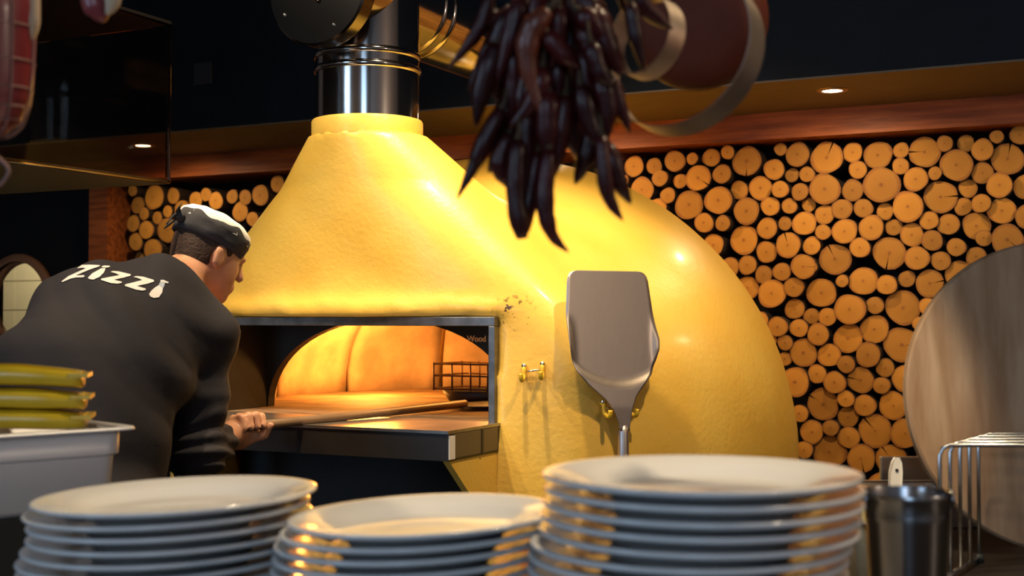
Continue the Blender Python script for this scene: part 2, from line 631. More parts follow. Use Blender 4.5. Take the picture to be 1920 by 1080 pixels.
def log_mat():
    m = bpy.data.materials.new('log_end_grain')
    m.use_nodes = True
    nt = m.node_tree
    N, L = nt.nodes, nt.links
    b = N['Principled BSDF']
    b.inputs['Roughness'].default_value = 0.75
    tc = N.new('ShaderNodeTexCoord')
    oi = N.new('ShaderNodeObjectInfo')
    nz = N.new('ShaderNodeTexNoise')
    nz.inputs['Scale'].default_value = 2.0
    ad = N.new('ShaderNodeVectorMath')
    ad.operation = 'ADD'
    L.new(tc.outputs['Object'], ad.inputs[0])
    L.new(oi.outputs['Location'], ad.inputs[1])
    L.new(ad.outputs[0], nz.inputs['Vector'])
    ds = N.new('ShaderNodeVectorMath')
    ds.operation = 'MULTIPLY'
    ds.inputs[1].default_value = (1, 0, 1)
    L.new(tc.outputs['Object'], ds.inputs[0])
    ln = N.new('ShaderNodeVectorMath')
    ln.operation = 'LENGTH'
    L.new(ds.outputs[0], ln.inputs[0])
    # rings
    s1 = N.new('ShaderNodeMath')
    s1.operation = 'MULTIPLY_ADD'
    s1.inputs[1].default_value = 1.0
    L.new(nz.outputs['Fac'], s1.inputs[0])
    m1 = N.new('ShaderNodeMath')
    m1.operation = 'MULTIPLY'
    m1.inputs[1].default_value = 6.0
    L.new(ln.outputs['Value'], m1.inputs[0])
    L.new(m1.outputs[0], s1.inputs[2])
    m2 = N.new('ShaderNodeMath')
    m2.operation = 'MULTIPLY'
    m2.inputs[1].default_value = 7.0
    L.new(s1.outputs[0], m2.inputs[0])
    sn = N.new('ShaderNodeMath')
    sn.operation = 'SINE'
    L.new(m2.outputs[0], sn.inputs[0])
    cr = N.new('ShaderNodeValToRGB')
    e = cr.color_ramp.elements
    e[0].position = 0.0
    e[0].color = (0.30, 0.10, 0.018, 1)
    e[1].position = 0.16
    e[1].color = (0.58, 0.245, 0.027, 1)
    x = e.new(0.8)
    x.color = (0.62, 0.27, 0.031, 1)
    x = e.new(0.97)
    x.color = (0.42, 0.155, 0.026, 1)
    ns2 = N.new('ShaderNodeMath')
    ns2.operation = 'MULTIPLY_ADD'
    ns2.inputs[1].default_value = 0.25
    L.new(nz.outputs['Fac'], ns2.inputs[0])
    sb = N.new('ShaderNodeMath')
    sb.operation = 'SUBTRACT'
    sb.inputs[1].default_value = 0.125
    L.new(ln.outputs['Value'], sb.inputs[0])
    L.new(sb.outputs[0], ns2.inputs[2])
    L.new(ns2.outputs[0], cr.inputs[0])
    mx = N.new('ShaderNodeMix')
    mx.data_type = 'RGBA'
    mx.blend_type = 'MULTIPLY'
    rr = N.new('ShaderNodeMapRange')
    rr.inputs[1].default_value = -1
    rr.inputs[3].default_value = 0.0
    rr.inputs[4].default_value = 0.22
    L.new(sn.outputs[0], rr.inputs[0])
    L.new(rr.outputs[0], mx.inputs[0])
    mx.inputs[7].default_value = (0.62, 0.5, 0.4, 1)
    L.new(cr.outputs[0], mx.inputs[6])
    hs = N.new('ShaderNodeHueSaturation')
    mr = N.new('ShaderNodeMapRange')
    mr.inputs[3].default_value = 0.72
    mr.inputs[4].default_value = 1.18
    L.new(oi.outputs['Random'], mr.inputs[0])
    L.new(mr.outputs[0], hs.inputs['Value'])
    L.new(mx.outputs[2], hs.inputs['Color'])
    L.new(hs.outputs[0], b.inputs['Base Color'])
    return m


M['log'] = log_mat()

# ------------------------------------------------------------------ room shell
YW = 5.15                                          # front of the log wall


def struct(name, geo, m, parent=None):
    o = obj(name, geo, m, parent)
    o['kind'] = 'structure'
    return o


struct('floor', box(-8.2, 3.4, -4.2, 7.4, -0.1, 0), M['floor'])
struct('ceiling', box(-8.2, 3.4, -4.2, 7.4, 4.0, 4.1), M['ceil'])
wall_back = struct('wall_back', box(-4.93, 3.4, 5.42, 5.52, 0, 4.0), M['black'])
struct('wall_right', box(3.4, 3.5, -4.2, 5.52, 0, 4.0), M['plaster'])
struct('ceiling_bulkhead', box(-7.0, 3.4, 4.41, 5.42, 2.292, 4.0), M['navy'])
struct('ceiling_soffit', box(-7.0, 3.4, 4.412, 5.42, 2.285, 2.292), M['soffit'])
trim = struct('trim_1', box(-7.0, 3.4, 5.06, 5.42, 2.178, 2.285), M['beam'])
struct('trim_2', box(-5.06, -4.93, 5.08, 5.42, 0, 2.178), M['beam'])
# small blank plate on the bulkhead
pc = PY(382, 138, 4.405)
obj('junction_plate', box(pc.x - 0.05, pc.x + 0.05, 4.397, 4.411, pc.z - 0.05, pc.z + 0.05), M['junction'])
add_bevel(tag(bpy.data.objects['junction_plate'], 'small square blank plate on the dark navy bulkhead', 'plate'), 0.003)

# back left: dark partition with a porthole door, tiled room beyond it
door_y = 5.22
pc = PY(37, 567, door_y)
hole_r = 0.235


def holed_panel(x0, x1, z0, z1, y0, y1, c, r, seg=40):
    V, Fc = [], []
    ring = [(c.x + r * math.cos(2 * math.pi * i / seg), c.z + r * math.sin(2 * math.pi * i / seg)) for i in range(seg)]
    outer = []
    for i in range(seg):
        t = 2 * math.pi * i / seg
        dx, dz = math.cos(t), math.sin(t)
        k = min(((x1 - c.x) / dx if dx > 1e-6 else (x0 - c.x) / dx if dx < -1e-6 else 9e9),
                ((z1 - c.z) / dz if dz > 1e-6 else (z0 - c.z) / dz if dz < -1e-6 else 9e9))
        outer.append((c.x + dx * k, c.z + dz * k))
    for y in (y0, y1):
        V += [Vector((x, y, z)) for x, z in ring] + [Vector((x, y, z)) for x, z in outer]
    n = 2 * seg
    for i in range(seg):
        j = (i + 1) % seg
        Fc += [(i, seg + i, seg + j, j), (n + i, n + j, n + seg + j, n + seg + i), (i, j, n + j, n + i), (seg + i, n + seg + i, n + seg + j, seg + j)]
    return V, Fc


door = struct('door_1', holed_panel(-5.95, -5.07, 0.01, 2.17, door_y, door_y + 0.05, pc, hole_r), M['black'])
rim = lathe([(hole_r - 0.004, -0.03), (hole_r + 0.035, -0.03), (hole_r + 0.04, -0.015), (hole_r + 0.04, 0.0), (hole_r - 0.012, 0.0), (hole_r - 0.012, 0.05)], 48,
            Vector((pc.x, door_y, pc.z)), (Vector((1, 0, 0)), Vector((0, 0, 1)), Vector((0, 1, 0))))
obj('porthole_rim', rim, M['brass'], door, True, label='round red-brown rim of the porthole')
gl = bpy.data.materials.new('porthole_glass')
gl.use_nodes = True
gb = gl.node_tree.nodes['Principled BSDF']
gb.inputs['Transmission Weight'].default_value = 1
gb.inputs['Roughness'].default_value = 0.02
gb.inputs['IOR'].default_value = 1.02
gb.inputs['Base Color'].default_value = (0.97, 0.96, 0.9, 1)
obj('pane', lathe([(0.0001, 0.024), (hole_r - 0.013, 0.024), (hole_r - 0.013, 0.028), (0.0001, 0.028)], 40, Vector((pc.x, door_y, pc.z)),
                  (Vector((1, 0, 0)), Vector((0, 0, 1)), Vector((0, 1, 0)))), gl, door)
struct('wall_partition', box(-8.2, -5.96, door_y, door_y + 0.1, 0, 2.28), M['black'])
struct('wall_left', box(-7.1, -7.0, -4.2, 5.22, 0, 4.0), M['plaster'])
struct('wall_front', merge(box(-7.1, -4.5, -4.2, -4.1, 0, 4.0), box(-2.9, 0.5, -4.2, -4.1, 0, 4.0), box(2.1, 3.4, -4.2, -4.1, 0, 4.0),
       box(-4.5, -2.9, -4.2, -4.1, 0, 0.8), box(-4.5, -2.9, -4.2, -4.1, 3.8, 4.0), box(0.5, 2.1, -4.2, -4.1, 0, 0.8), box(0.5, 2.1, -4.2, -4.1, 3.8, 4.0)), M['plaster'])
wt = struct('wall_tiled', box(-8.2, -5.0, 6.50, 6.6, 0, 2.6), M['grout'])
tc0 = PY(28.5, 527, 6.49)
tw = 0.205
tme = make_mesh('tile', *box(-tw / 2 + 0.003, tw / 2 - 0.003, -0.012, 0.0, -tw / 2 + 0.003, tw / 2 - 0.003), M['tile'], False)
for i in range(-4, 4):
    for k in range(-5, 4):
        inst('tile', tme, wt, (tc0.x + tw * (i + 0.5), 6.50, tc0.z + tw * (k + 0.5)))
lamp('back_room_light', 'POINT', (-6.4, 5.85, 2.3), None, 42, (1.0, 0.85, 0.55), shadow_soft_size=0.1)

# recessed downlights in the soffit
for i, xx in enumerate((0.06, -1.03, -2.12, -3.21, -4.30)):
    nm = ['recessed downlight in the soffit at the far right end', 'recessed downlight in the soffit above the right part of the log wall',
          'recessed downlight in the soffit behind the hanging chillies', 'recessed downlight in the soffit left of the flue',
          'recessed downlight in the soffit near the dark door'][i]
    t = thing('downlight', nm, 'downlight', (xx, 4.66, 2.285), 'downlights along the soffit')
    obj('ring', lathe([(0.036, 0.002), (0.038, -0.006), (0.056, -0.004), (0.058, 0.0)], 32, Vector((xx, 4.66, 2.285))), M['trimring'], t, True)
    obj('lamp', lathe([(0.0001, -0.003), (0.036, -0.003), (0.036, 0.0)], 24, Vector((xx, 4.66, 2.285))), M['glow'], t, True)
    lamp('downlight_beam', 'SPOT', (xx, 4.66, 2.27), (xx, 4.85, 0.9), 14, WARM, spot_size=math.radians(168), spot_blend=0.5, shadow_soft_size=0.03)

# ------------------------------------------------------------------ log wall
L4 = [(30, 290, 40), (143, 290, 63), (262, 287, 50), (405, 263, 64), (513, 250, 36), (615, 240, 55), (722, 212, 42), (830, 263, 88), (1030, 192, 38),
      (988, 310, 63), (1136, 225, 72), (1090, 342, 42), (1187, 340, 47), (100, 375, 35), (205, 432, 75), (318, 365, 50), (424, 378, 44),
      (546, 364, 78), (686, 340, 57), (772, 430, 55), (355, 465, 48), (475, 520, 88), (660, 495, 84), (902, 420, 72), (1034, 432, 52), (1148, 445, 52),
      (290, 540, 60), (823, 558, 80), (968, 530, 57), (1080, 528, 47), (1188, 518, 43), (580, 630, 59), (690, 632, 47), (802, 730, 86), (943, 660, 63),
      (1045, 630, 42), (1170, 632, 72), (628, 760, 64), (943, 802, 64), (1080, 762, 76), (1215, 765, 54), (725, 890, 56), (830, 880, 57), (925, 937, 54),
      (1038, 920, 55), (1172, 890, 75), (820, 1015, 70), (975, 1050, 85), (1108, 1012, 60)]
L5 = [(95, 240, 97), (245, 207, 59), (393, 220, 84), (532, 192, 47), (672, 203, 93), (800, 157, 48), (918, 150, 50), (1025, 195, 65), (1112, 120, 40),
      (1250, 105, 60), (282, 313, 54), (540, 293, 50), (743, 335, 40), (870, 285, 95), (1022, 330, 64), (1172, 247, 95), (90, 430, 93), (250, 435, 65),
      (427, 405, 108), (630, 372, 72), (773, 473, 98), (932, 420, 55), (1128, 408, 75), (1285, 410, 76), (85, 580, 59), (190, 548, 62), (315, 542, 57),
      (440, 560, 50), (583, 535, 92), (905, 530, 53), (1020, 515, 56), (1140, 557, 80), (1300, 595, 76), (78, 685, 47), (207, 680, 75), (362, 658, 75),
      (490, 653, 50), (602, 700, 70), (707, 615, 55), (820, 637, 64), (985, 645, 82), (1030, 718, 50), (1175, 730, 93), (10, 765, 55), (143, 845, 95),
      (300, 778, 60), (467, 810, 98), (638, 840, 72), (727, 735, 62), (872, 775, 55), (987, 830, 58), (777, 855, 58), (5, 890, 40), (190, 975, 38),
      (310, 975, 85), (458, 998, 60), (572, 962, 50), (710, 990, 83), (885, 940, 85), (1110, 890, 75), (55, 1045, 88)]
L6 = [(440, 117, 57), (265, 180, 45), (362, 217, 57), (477, 225, 52), (538, 158, 45), (638, 162, 52), (765, 120, 87), (900, 97, 50), (1055, 110, 98),
      (1205, 105, 50), (1150, 200, 40), (587, 260, 62), (400, 307, 44), (320, 295, 30), (745, 285, 82), (893, 232, 80), (1045, 320, 100), (500, 365, 78),
      (642, 378, 66), (743, 428, 50), (865, 375, 70), (955, 450, 52), (390, 400, 40), (460, 528, 82), (578, 483, 53), (682, 530, 63), (820, 518, 75),
      (940, 548, 48), (1065, 510, 75), (605, 655, 90), (742, 622, 48), (845, 660, 62), (1000, 663, 80), (745, 727, 60), (480, 705, 50), (545, 810, 67),
      (658, 785, 46), (752, 842, 62), (900, 805, 95), (1080, 815, 85), (640, 925, 95), (825, 960, 80), (995, 960, 85), (505, 910, 50)]
L7 = [(165, 310, 60), (360, 375, 125), (548, 360, 82), (178, 455, 88), (280, 545, 65), (405, 585, 65), (500, 520, 62), (635, 495, 95), (790, 405, 85),
      (900, 350, 70), (1025, 415, 90), (1165, 370, 72), (1305, 380, 78), (1475, 360, 105), (1230, 520, 100), (1390, 600, 75), (180, 645, 85),
      (320, 710, 95), (510, 710, 130), (205, 830, 90), (378, 910, 115), (185, 990, 60), (1620, 240, 85)]
logs = []
for lst, x0, y0, s in ((L4, 1140, 220, 3.1775), (L5, 1520, 220, 3.1775), (L6, 1340, 540, 3.0), (L7, 220, 300, 5.4)):
    for cx, cy, r in lst:
        px, py = x0 + cx / s, y0 + cy / s
        p = PY(px, py, YW)
        dep = (p - CAMLOC).dot(RM @ Vector((0, 0, -1)))
        logs.append([p.x, p.z, r / s * dep / F, True])
# pack the stretches that stand behind the board, the oven and the cook
cand = []
for (xa, xb, za, zb) in ((-0.95, 0.55, 0.55, 2.15), (-4.85, -3.0, 0.9, 2.12), (-1.75, -0.9, 1.3, 2.15)):
    for _ in range(5000):
        cand.append((random.uniform(xa, xb), random.uniform(za, zb)))
for x, z in cand:
    if len(logs) >= 292:
        break
    r = min([0.062] + [math.hypot(x - a, z - b) - c for a, b, c, _ in logs])
    if r > 0.036 and z + r < 2.165 and x - r > -4.92:
        logs.append([x, z, r, False])


def log_mesh(k, crack):
    rr = random.Random(100 + k)
    seg = 24
    ph = [rr.uniform(0, 6.28) for _ in range(4)]
    amp = [0.035, 0.022, 0.014, 0.01]
    rad = [1 + sum(amp[j] * math.cos((j + 2) * 2 * math.pi * i / seg + ph[j]) for j in range(4)) for i in range(seg)]
    if crack:
        rad[0] = crack
    V, Fc, fm = [], [], []
    for y, s in ((0, 1), (0.012, 1.02), (0.26, 1.0)):
        for i in range(seg):
            t = 2 * math.pi * i / seg
            q = 1 if i or not crack else 1
            V.append(Vector((rad[i] * s * math.cos(t), y, rad[i] * s * math.sin(t))))
    c = len(V)
    V.append(Vector((0.02, -0.004, -0.02)))
    if crack:
        # a narrow wedge: neighbours of vertex 0 move close to it
        for row in range(3):
            for i, a in ((1, 0.055), (seg - 1, -0.055)):
                R = 1.0
                V[row * seg + i] = Vector((R * math.cos(a), V[row * seg + i].y, R * math.sin(a)))
    for i in range(seg):
        j = (i + 1) % seg
        Fc.append((i, j, c))
        fm.append(0)
        Fc.append((i, seg + i, seg + j, j))
        fm.append(1)
        Fc.append((seg + i, 2 * seg + i, 2 * seg + j, seg + j))
        fm.append(1)
    return make_mesh('log', V, Fc, [M['log'], M['bark']], False, fm)


lmesh = [log_mesh(k, 0) for k in range(6)] + [log_mesh(k, c) for k, c in ((6, 0.35), (7, 0.5), (8, 0.12))]
for i, (x, z, r, seen) in enumerate(logs):
    big = r > 0.05
    k = random.choice([6, 7, 8]) if (big and random.random() < 0.42) else random.randrange(6)
    y = YW + random.uniform(-0.025, 0.03)
    inst('log', lmesh[k], wall_back, (x, y, z), (0, random.uniform(0, 6.28), 0), (r * 1.0, 1, r * 1.0))

# ------------------------------------------------------------------ oven
OX = -2.13
DC = (OX, 4.15, 0.97)
DR = 1.065
XL, XR = -2.617, -1.643
ZH, ZT = 1.165, 1.447
FY = 3.165


def oven_sdf(X, Y, Z):
    dx, dy, dz = X - DC[0], Y - DC[1], np.maximum(Z - DC[2], 0)
    dome = np.sqrt(dx * dx + dy * dy + dz * dz) - DR
    t = np.clip((Z - 1.40) / (2.015 - 1.40), 0, 1)
    drop = np.clip(2.015 - Z, 0, 0.75)
    a = 0.172 + np.where(drop < 0.45, drop * 1.05, 0.4725 + (drop - 0.45) * 1.05 - 1.75 * (drop - 0.45) ** 2)
    yb = 3.95 + (3.445 - 3.95) * t
    yf = FY + (3.104 - FY) * t
    wob = 0.003 * np.sin(X * 31) + 0.002 * np.sin(X * 77 + 1)
    yf = yf - 0.016 * np.exp(-((Z - 1.485 - wob) / 0.028) ** 2) * np.clip((0.56 - np.abs(X - OX)) / 0.08, 0, 1)
    b = (yb - yf) / 2
    yc = (yb + yf) / 2
    p = 4.5 + (2.0 - 4.5) * np.clip(t * 1.35, 0, 1)
    u = ((np.abs(X - OX) / a) ** p + (np.abs(Y - yc) / b) ** p) ** (1 / p)
    hood = (u - 1) * np.minimum(a, b) * 0.8
    hood = np.maximum(hood, Z - 2.004)
    d = smin(dome, hood, 0.13)
    # plaster waviness
    d = d + 0.0008 * np.sin(X * 23 + Z * 7) * np.sin(Z * 19 + Y * 5)
    # rough lower edge of the hood
    hole = np.maximum(np.maximum(XL - 0.01 - X, X - XR - 0.01), np.maximum(1.02 - Z, Z - ZT - 0.012))
    hole = np.maximum(hole, Y - 3.8)
    d = np.maximum(d, -hole)
    rec = np.maximum(np.maximum(-2.70 - X, X + 1.675), np.maximum(-1 - Z, Z - 1.06))
    d = np.maximum(d, -np.maximum(rec, Y - 3.55))
    cav = sd_ell(X, Y, Z, (OX, 4.0, 1.1), ((1, 0, 0), (0, 1, 0), (0, 0, 1)), (0.86, 0.86, 0.62))
    return np.maximum(d, -cav)


oven = thing('pizza_oven', 'yellow domed wood-fired pizza oven with a tapering hood', 'pizza oven', (OX, 4.15, 0))
V, Fq = surface_nets(oven_sdf, (-3.30, 2.98, 0.0), (-0.95, 5.30, 2.12), 0.0145)
np_obj('shell', V, Fq, M['oven'], oven)
fc = Vector((OX, 3.276, 0))
obj('flue_collar', lathe([(0.158, 1.985), (0.167, 1.985), (0.169, 1.992), (0.169, 2.047), (0.166, 2.053), (0.150, 2.053)], 64, fc), M['oven'], oven, True)
# metal frame of the mouth
fr = merge(box(XL - 0.01, XR + 0.012, FY - 0.012, FY + 0.05, ZT - 0.014, ZT + 0.012), box(XR - 0.008, XR + 0.012, FY - 0.012, FY + 0.05, ZH, ZT - 0.014),
           box(XL - 0.012, XL + 0.008, FY - 0.012, FY + 0.05, ZH, ZT - 0.014))
add_bevel(obj('mouth_frame', fr, M['frame'], oven, label='grey steel frame around the oven mouth'), 0.002)
IP = 3.42
vest = merge(box(XL - 0.004, XL + 0.004, FY + 0.05, IP, ZH, ZT), box(XR - 0.004, XR + 0.004, FY + 0.05, IP, ZH, ZT), box(XL, XR, FY + 0.05, IP, ZT, ZT + 0.01))
obj('vestibule', vest, M['soot'], oven, label='sooty black vestibule')
# arch plate
AC = Vector((-2.155, IP, ZH))
aw, ah = 0.455, 0.286
pts = []
n = 30
for i in range(n + 1):
    t = math.pi * i / n
    pts.append((AC.x - aw * math.copysign(abs(math.cos(t)) ** 0.95, math.cos(t)), AC.z + ah * abs(math.sin(t)) ** 0.95))
V, Fc = [], []
for y in (IP, IP + 0.035):
    for i, (x, z) in enumerate(pts):
        V.append(Vector((x, y, min(z, ZT + 0.15))))
        tx = XL - 0.05 + (XR - XL + 0.1) * i / n
        V.append(Vector((tx if 0 < i < n else (XL - 0.05 if i == 0 else XR + 0.05), y, ZT + 0.16 if 0 < i < n else ZH)))
m2 = 2 * (n + 1)
for i in range(n):
    a = 2 * i
    Fc += [(a, a + 2, a + 3, a + 1), (m2 + a, m2 + a + 1, m2 + a + 3, m2 + a + 2), (a, m2 + a, m2 + a + 2, a + 2)]
obj('arch_plate', (V, Fc), M['soot'], oven, label='black arched inner plate')
# hearth floor and refractory vault made of wedge panels
obj('hearth_floor', lathe([(0.0001, 0), (0.80, 0), (0.80, -0.03), (0.0001, -0.03)], 48, Vector((OX, 4.0, ZH))), M['hearth'], oven)
obj('threshold', box(XL - 0.002, XR + 0.002, FY + 0.02, 3.62, ZH - 0.031, ZH - 0.001), M['hearth'], oven)
cc = Vector((OX, 4.0, ZH - 0.002))
npan = 12
for k in range(npan):
    a0 = 2 * math.pi * (k + 0.32) / npan + 0.012
    a1 = 2 * math.pi * (k + 1.32) / npan - 0.012
    V, Fc = [], []
    A, B = 8, 12
    for q in (1.0, 1.05):
        for i in range(A + 1):
            t = a0 + (a1 - a0) * i / A
            for j in range(B + 1):
                e = 0.5 * math.pi * 0.985 * j / B
                V.append(cc + Vector((0.79 * q * math.cos(e) * math.cos(t), 0.79 * q * math.cos(e) * math.sin(t), 0.50 * q * math.sin(e) ** 0.85)))
    o2 = (A + 1) * (B + 1)
    keep = lambda f: not all(V[i].y < IP + 0.037 for i in f)
    for v_ in V:
        v_.y = max(v_.y, IP + 0.036)
    kept = []
    for i in range(A):
        for j in range(B):
            f = (i * (B + 1) + j, (i + 1) * (B + 1) + j, (i + 1) * (B + 1) + j + 1, i * (B + 1) + j + 1)
            if keep(f):
                kept.append(f)
    ed = {}
    for f in kept:
        Fc.append(f[::-1])
        Fc.append(tuple(o2 + x for x in f))
        for q in range(4):
            e = (f[q], f[(q + 1) % 4])
            ed[tuple(sorted(e))] = ed.get(tuple(sorted(e)), []) + [e]
    for e in ed.values():
        if len(e) == 1:
            a_, b_ = e[0]
            Fc.append((a_, b_, b_ + o2, a_ + o2))
    if Fc:
        used = sorted({x for f in Fc for x in f})
        rm = {x: y for y, x in enumerate(used)}
        obj('vault_panel', ([V[x] for x in used], [tuple(rm[x] for x in f) for f in Fc]), M['refract'], oven, True)
# ledge in front of the mouth
LX0, LX1, LY = -2.64, -1.618, 2.868
lt = obj('ledge_top', box(LX0, LX1, LY, FY + 0.03, ZH - 0.008, ZH), M['ledge_top'], oven)
lf = obj('ledge_front', box(LX0 + 0.002, LX1 - 0.002, LY + 0.004, FY - 0.005, ZH - 0.078, ZH - 0.008), M['ledge_front'], oven)
obj('side_tape', box(LX1 - 0.003, LX1 + 0.001, LY + 0.03, FY - 0.02, ZH - 0.072, ZH - 0.01), M['tape'], lf)
stk = box(LX1 - 0.003, LX1 + 0.0015, LY + 0.006, LY + 0.036, ZH - 0.074, ZH - 0.014)
obj('sticker', stk, M['white'], lf, label='small white sticker on the ledge corner')
obj('tape_band', box(LX1 - 0.003, LX1 + 0.003, FY - 0.115, FY - 0.105, ZH - 0.074, ZH - 0.008), M['ledge_front'], lf)
for xa in (-1.645, -2.635):
    poly = [(LY + 0.02, ZH - 0.08), (FY + 0.01, ZH - 0.08), (FY + 0.01, 0.84), (3.10, 0.90)]
    obj('bracket', prism(poly, Vector((0, 1, 0)), Vector((0, 0, 1)), Vector((1, 0, 0)), Vector((xa, 0, 0)), 0.02), M['oven'], oven)
obj('kick_panel', box(-2.72, -1.65, 3.42, 3.45, 0.0, 1.085), M['soot'], oven)
# lettering on the arch plate
fcu = bpy.data.curves.new('lettering', 'FONT')
fcu.body = 'Wood S'
fcu.size = 0.0245
fcu.extrude = 0.0008
fcu.offset = 0.0009
tmp = bpy.data.objects.new('tmp', fcu)
COL.objects.link(tmp)
bpy.context.view_layer.update()
me = bpy.data.meshes.new_from_object(tmp.evaluated_get(bpy.context.evaluated_depsgraph_get()))
bpy.data.objects.remove(tmp)
me.materials.clear()
me.materials.append(M['text'])
tp = PY(876, 640, IP - 0.002)
inst('lettering', me, oven, tp, (math.radians(90), 0, 0))

# fire inside the oven, out of sight behind the left side of the mouth
lamp('oven_fire', 'POINT', (-2.62, 4.05, 1.33), None, 21, (1.0, 0.38, 0.06), shadow_soft_size=0.10)
lamp('oven_embers', 'POINT', (-2.0, 4.0, 1.45), None, 9, (1.0, 0.42, 0.08), shadow_soft_size=0.08)

# flue
flue = thing('flue_pipe', 'polished steel flue rising from the yellow hood into a capped tee', 'flue', (OX, 3.276, 2.053))
FR = 0.157
obj('riser', lathe([(FR, 2.03), (FR, 2.206)], 64, fc), M['flue'], flue, True)
for zz in (2.206, 2.248):
    ring = [(FR - 0.002, zz - 0.012), (FR + 0.003, zz - 0.011), (FR + 0.007, zz - 0.004), (FR + 0.007, zz + 0.002), (FR + 0.002, zz + 0.009), (FR - 0.002, zz + 0.010)]
    obj('joint_ring', lathe(ring, 64, fc), M['flue'], flue, True)
obj('coupling', lathe([(FR + 0.001, 2.206), (FR + 0.001, 2.248)], 64, fc), M['flue'], flue, True)
obj('tee_riser', lathe([(FR, 2.248), (FR, 2.50)], 64, fc), M['flue'], flue, True)
HZ = 2.452
hax = (Vector((1, 0, 0)), Vector((0, 0, 1)), Vector((0, 1, 0)))
hc = Vector((OX, 0, HZ))
HR = 0.150
obj('tee_run', lathe([(HR, 3.05), (HR, 3.50)], 64, hc, hax), M['flue'], flue, True)
for yy in (3.50, 3.56):
    ring = [(HR - 0.002, yy - 0.012), (HR + 0.006, yy - 0.006), (HR + 0.007, yy + 0.003), (HR - 0.002, yy + 0.010)]
    obj('joint_ring', lathe(ring, 64, hc, hax), M['flue'], flue, True)
obj('back_run', lathe([(HR, 3.50), (HR, 4.43)], 64, hc, hax), M['flue'], flue, True)
cy = 3.00
CRD = 0.168
CZ = Vector((OX + 0.004, 0, 2.402))
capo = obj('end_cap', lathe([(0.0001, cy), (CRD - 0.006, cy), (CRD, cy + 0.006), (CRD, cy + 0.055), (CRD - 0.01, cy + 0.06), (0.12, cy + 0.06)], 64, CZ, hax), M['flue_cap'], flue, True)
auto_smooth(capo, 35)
hp = CZ + Vector((0, cy, 0))
obj('cap_handle', tube(spline([hp + Vector((-0.02, 0.0, 0.09)), hp + Vector((-0.025, -0.035, 0.06)), hp + Vector((-0.01, -0.04, 0.01)), hp + Vector((0.01, 0.0, -0.04))], 6), 0.009, 8), M['flue'], capo, True)
for a in (0.6, 2.2, 3.7, 5.2):
    q = hp + Vector((0.13 * math.cos(a), -0.001, 0.13 * math.sin(a)))
    obj('rivet', lathe([(0.0001, -0.003), (0.004, -0.002), (0.005, 0.001)], 10, q, hax), M['bolt'], capo, True)

# grate with black pan inside the oven
gp = PZ(902, 755, ZH)
gp.z = ZH
gr = thing('fire_grate', 'wire log grate on a black pan inside the glowing oven', 'grate', gp)
obj('pan', lathe([(0.0001, 0.0), (0.105, 0.0), (0.135, 0.045), (0.130, 0.045), (0.10, 0.008), (0.0001, 0.008)], 32, gp), M['iron'], gr, True)
for z in (0.05, 0.095, 0.135):
    c = [gp + Vector((sx * 0.13, sy * 0.10, z)) for sx, sy in ((-1, -1), (1, -1), (1, 1), (-1, 1), (-1, -1))]
    obj('rail', tube(c, 0.0035, 6), M['rust'], gr, True)
for sx in (-1, -0.45, 0.1, 0.6, 1):
    for sy in (-1, 1):
        p = gp + Vector((sx * 0.13, sy * 0.10, 0))
        obj('bar', tube([p + UP * 0.045, p + UP * 0.14], 0.0035, 6), M['rust'], gr, True)

# ------------------------------------------------------------------ things hung on the oven: where the shell stands
dep = bpy.context.evaluated_depsgraph_get()
shell = bpy.data.objects['shell']
so = root_off(oven)
bvh_shell = BVHTree.FromPolygons([v.co + so for v in shell.data.vertices], [tuple(p.vertices) for p in shell.data.polygons])


def on_shell(px, py):
    r = ray(px, py).normalized()
    h = bvh_shell.ray_cast(CAMLOC, r)
    return h[0], h[1]


def hook_pair(p1, p2, name, label):
    a, na = on_shell(*p1)
    b, nb = on_shell(*p2)
    t = thing(name, label, 'hook', (a + b) / 2)
    for p, n in ((a, na), (b, nb)):
        n = Vector((n.x, n.y, 0)).normalized()
        s = n.cross(UP)
        obj('bracket', tube(spline([p - n * 0.004 + UP * 0.012, p + n * 0.012 + UP * 0.004, p + n * 0.016 - UP * 0.018, p + n * 0.042 - UP * 0.026, p + n * 0.046 - UP * 0.008], 4), 0.0065, 8), M['yellow_small'], t, True)
        obj('bolt', tube([p - n * 0.003 + UP * 0.012, p + n * 0.014 + UP * 0.012], 0.0065, 8), M['bolt'], t, True)
    na = Vector((na.x, na.y, 0)).normalized()
    obj('bar', tube([a + na * 0.012 - UP * 0.004, b + na * 0.012 - UP * 0.004], 0.003, 6), M['bolt'], t, True)
    return a, b, na


hook_pair((984, 694), (1018, 690), 'utensil_hook', 'empty yellow double hook beside the oven mouth')
pa, pb, pn = hook_pair((1128, 762), (1172, 760), 'utensil_hook', 'yellow double hook holding the steel peel')

# hanging peel
pm = (pa + pb) / 2
pz_ax = UP
base = pm + pn * 0.036
ps = pn.cross(UP).normalized() * -1
if ps.dot(CR) < 0:
    ps = -ps
dpt = (base - CAMLOC).dot(RM @ Vector((0, 0, -1)))
k = dpt / F
k = k / abs(ps.dot(CR))
kz = dpt / F
outl = [(1065, 512), (1075, 506), (1205, 506), (1216, 513), (1220, 530), (1226, 590), (1231, 640), (1224, 675), (1216, 700), (1195, 722), (1177, 742), (1170, 765), (1166, 790),
        (1164, 805), (1146, 805), (1143, 790), (1132, 765), (1118, 745), (1085, 718), (1068, 695), (1058, 665), (1053, 630), (1055, 585), (1060, 530)]
cx0, cy0 = 1150, 761
peel = thing('pizza_peel', 'steel pizza peel hanging blade up on the yellow oven', 'pizza peel', base - UP * 0.5)


def blade_pt(px, py, lift=0.0):
    # blade leans back slightly and dishes near the throat
    y = (cy0 - py) * kz
    x = (px - cx0) * k
    return base + ps * x + UP * y - pn * (max(0, y) * 0.10) + pn * lift


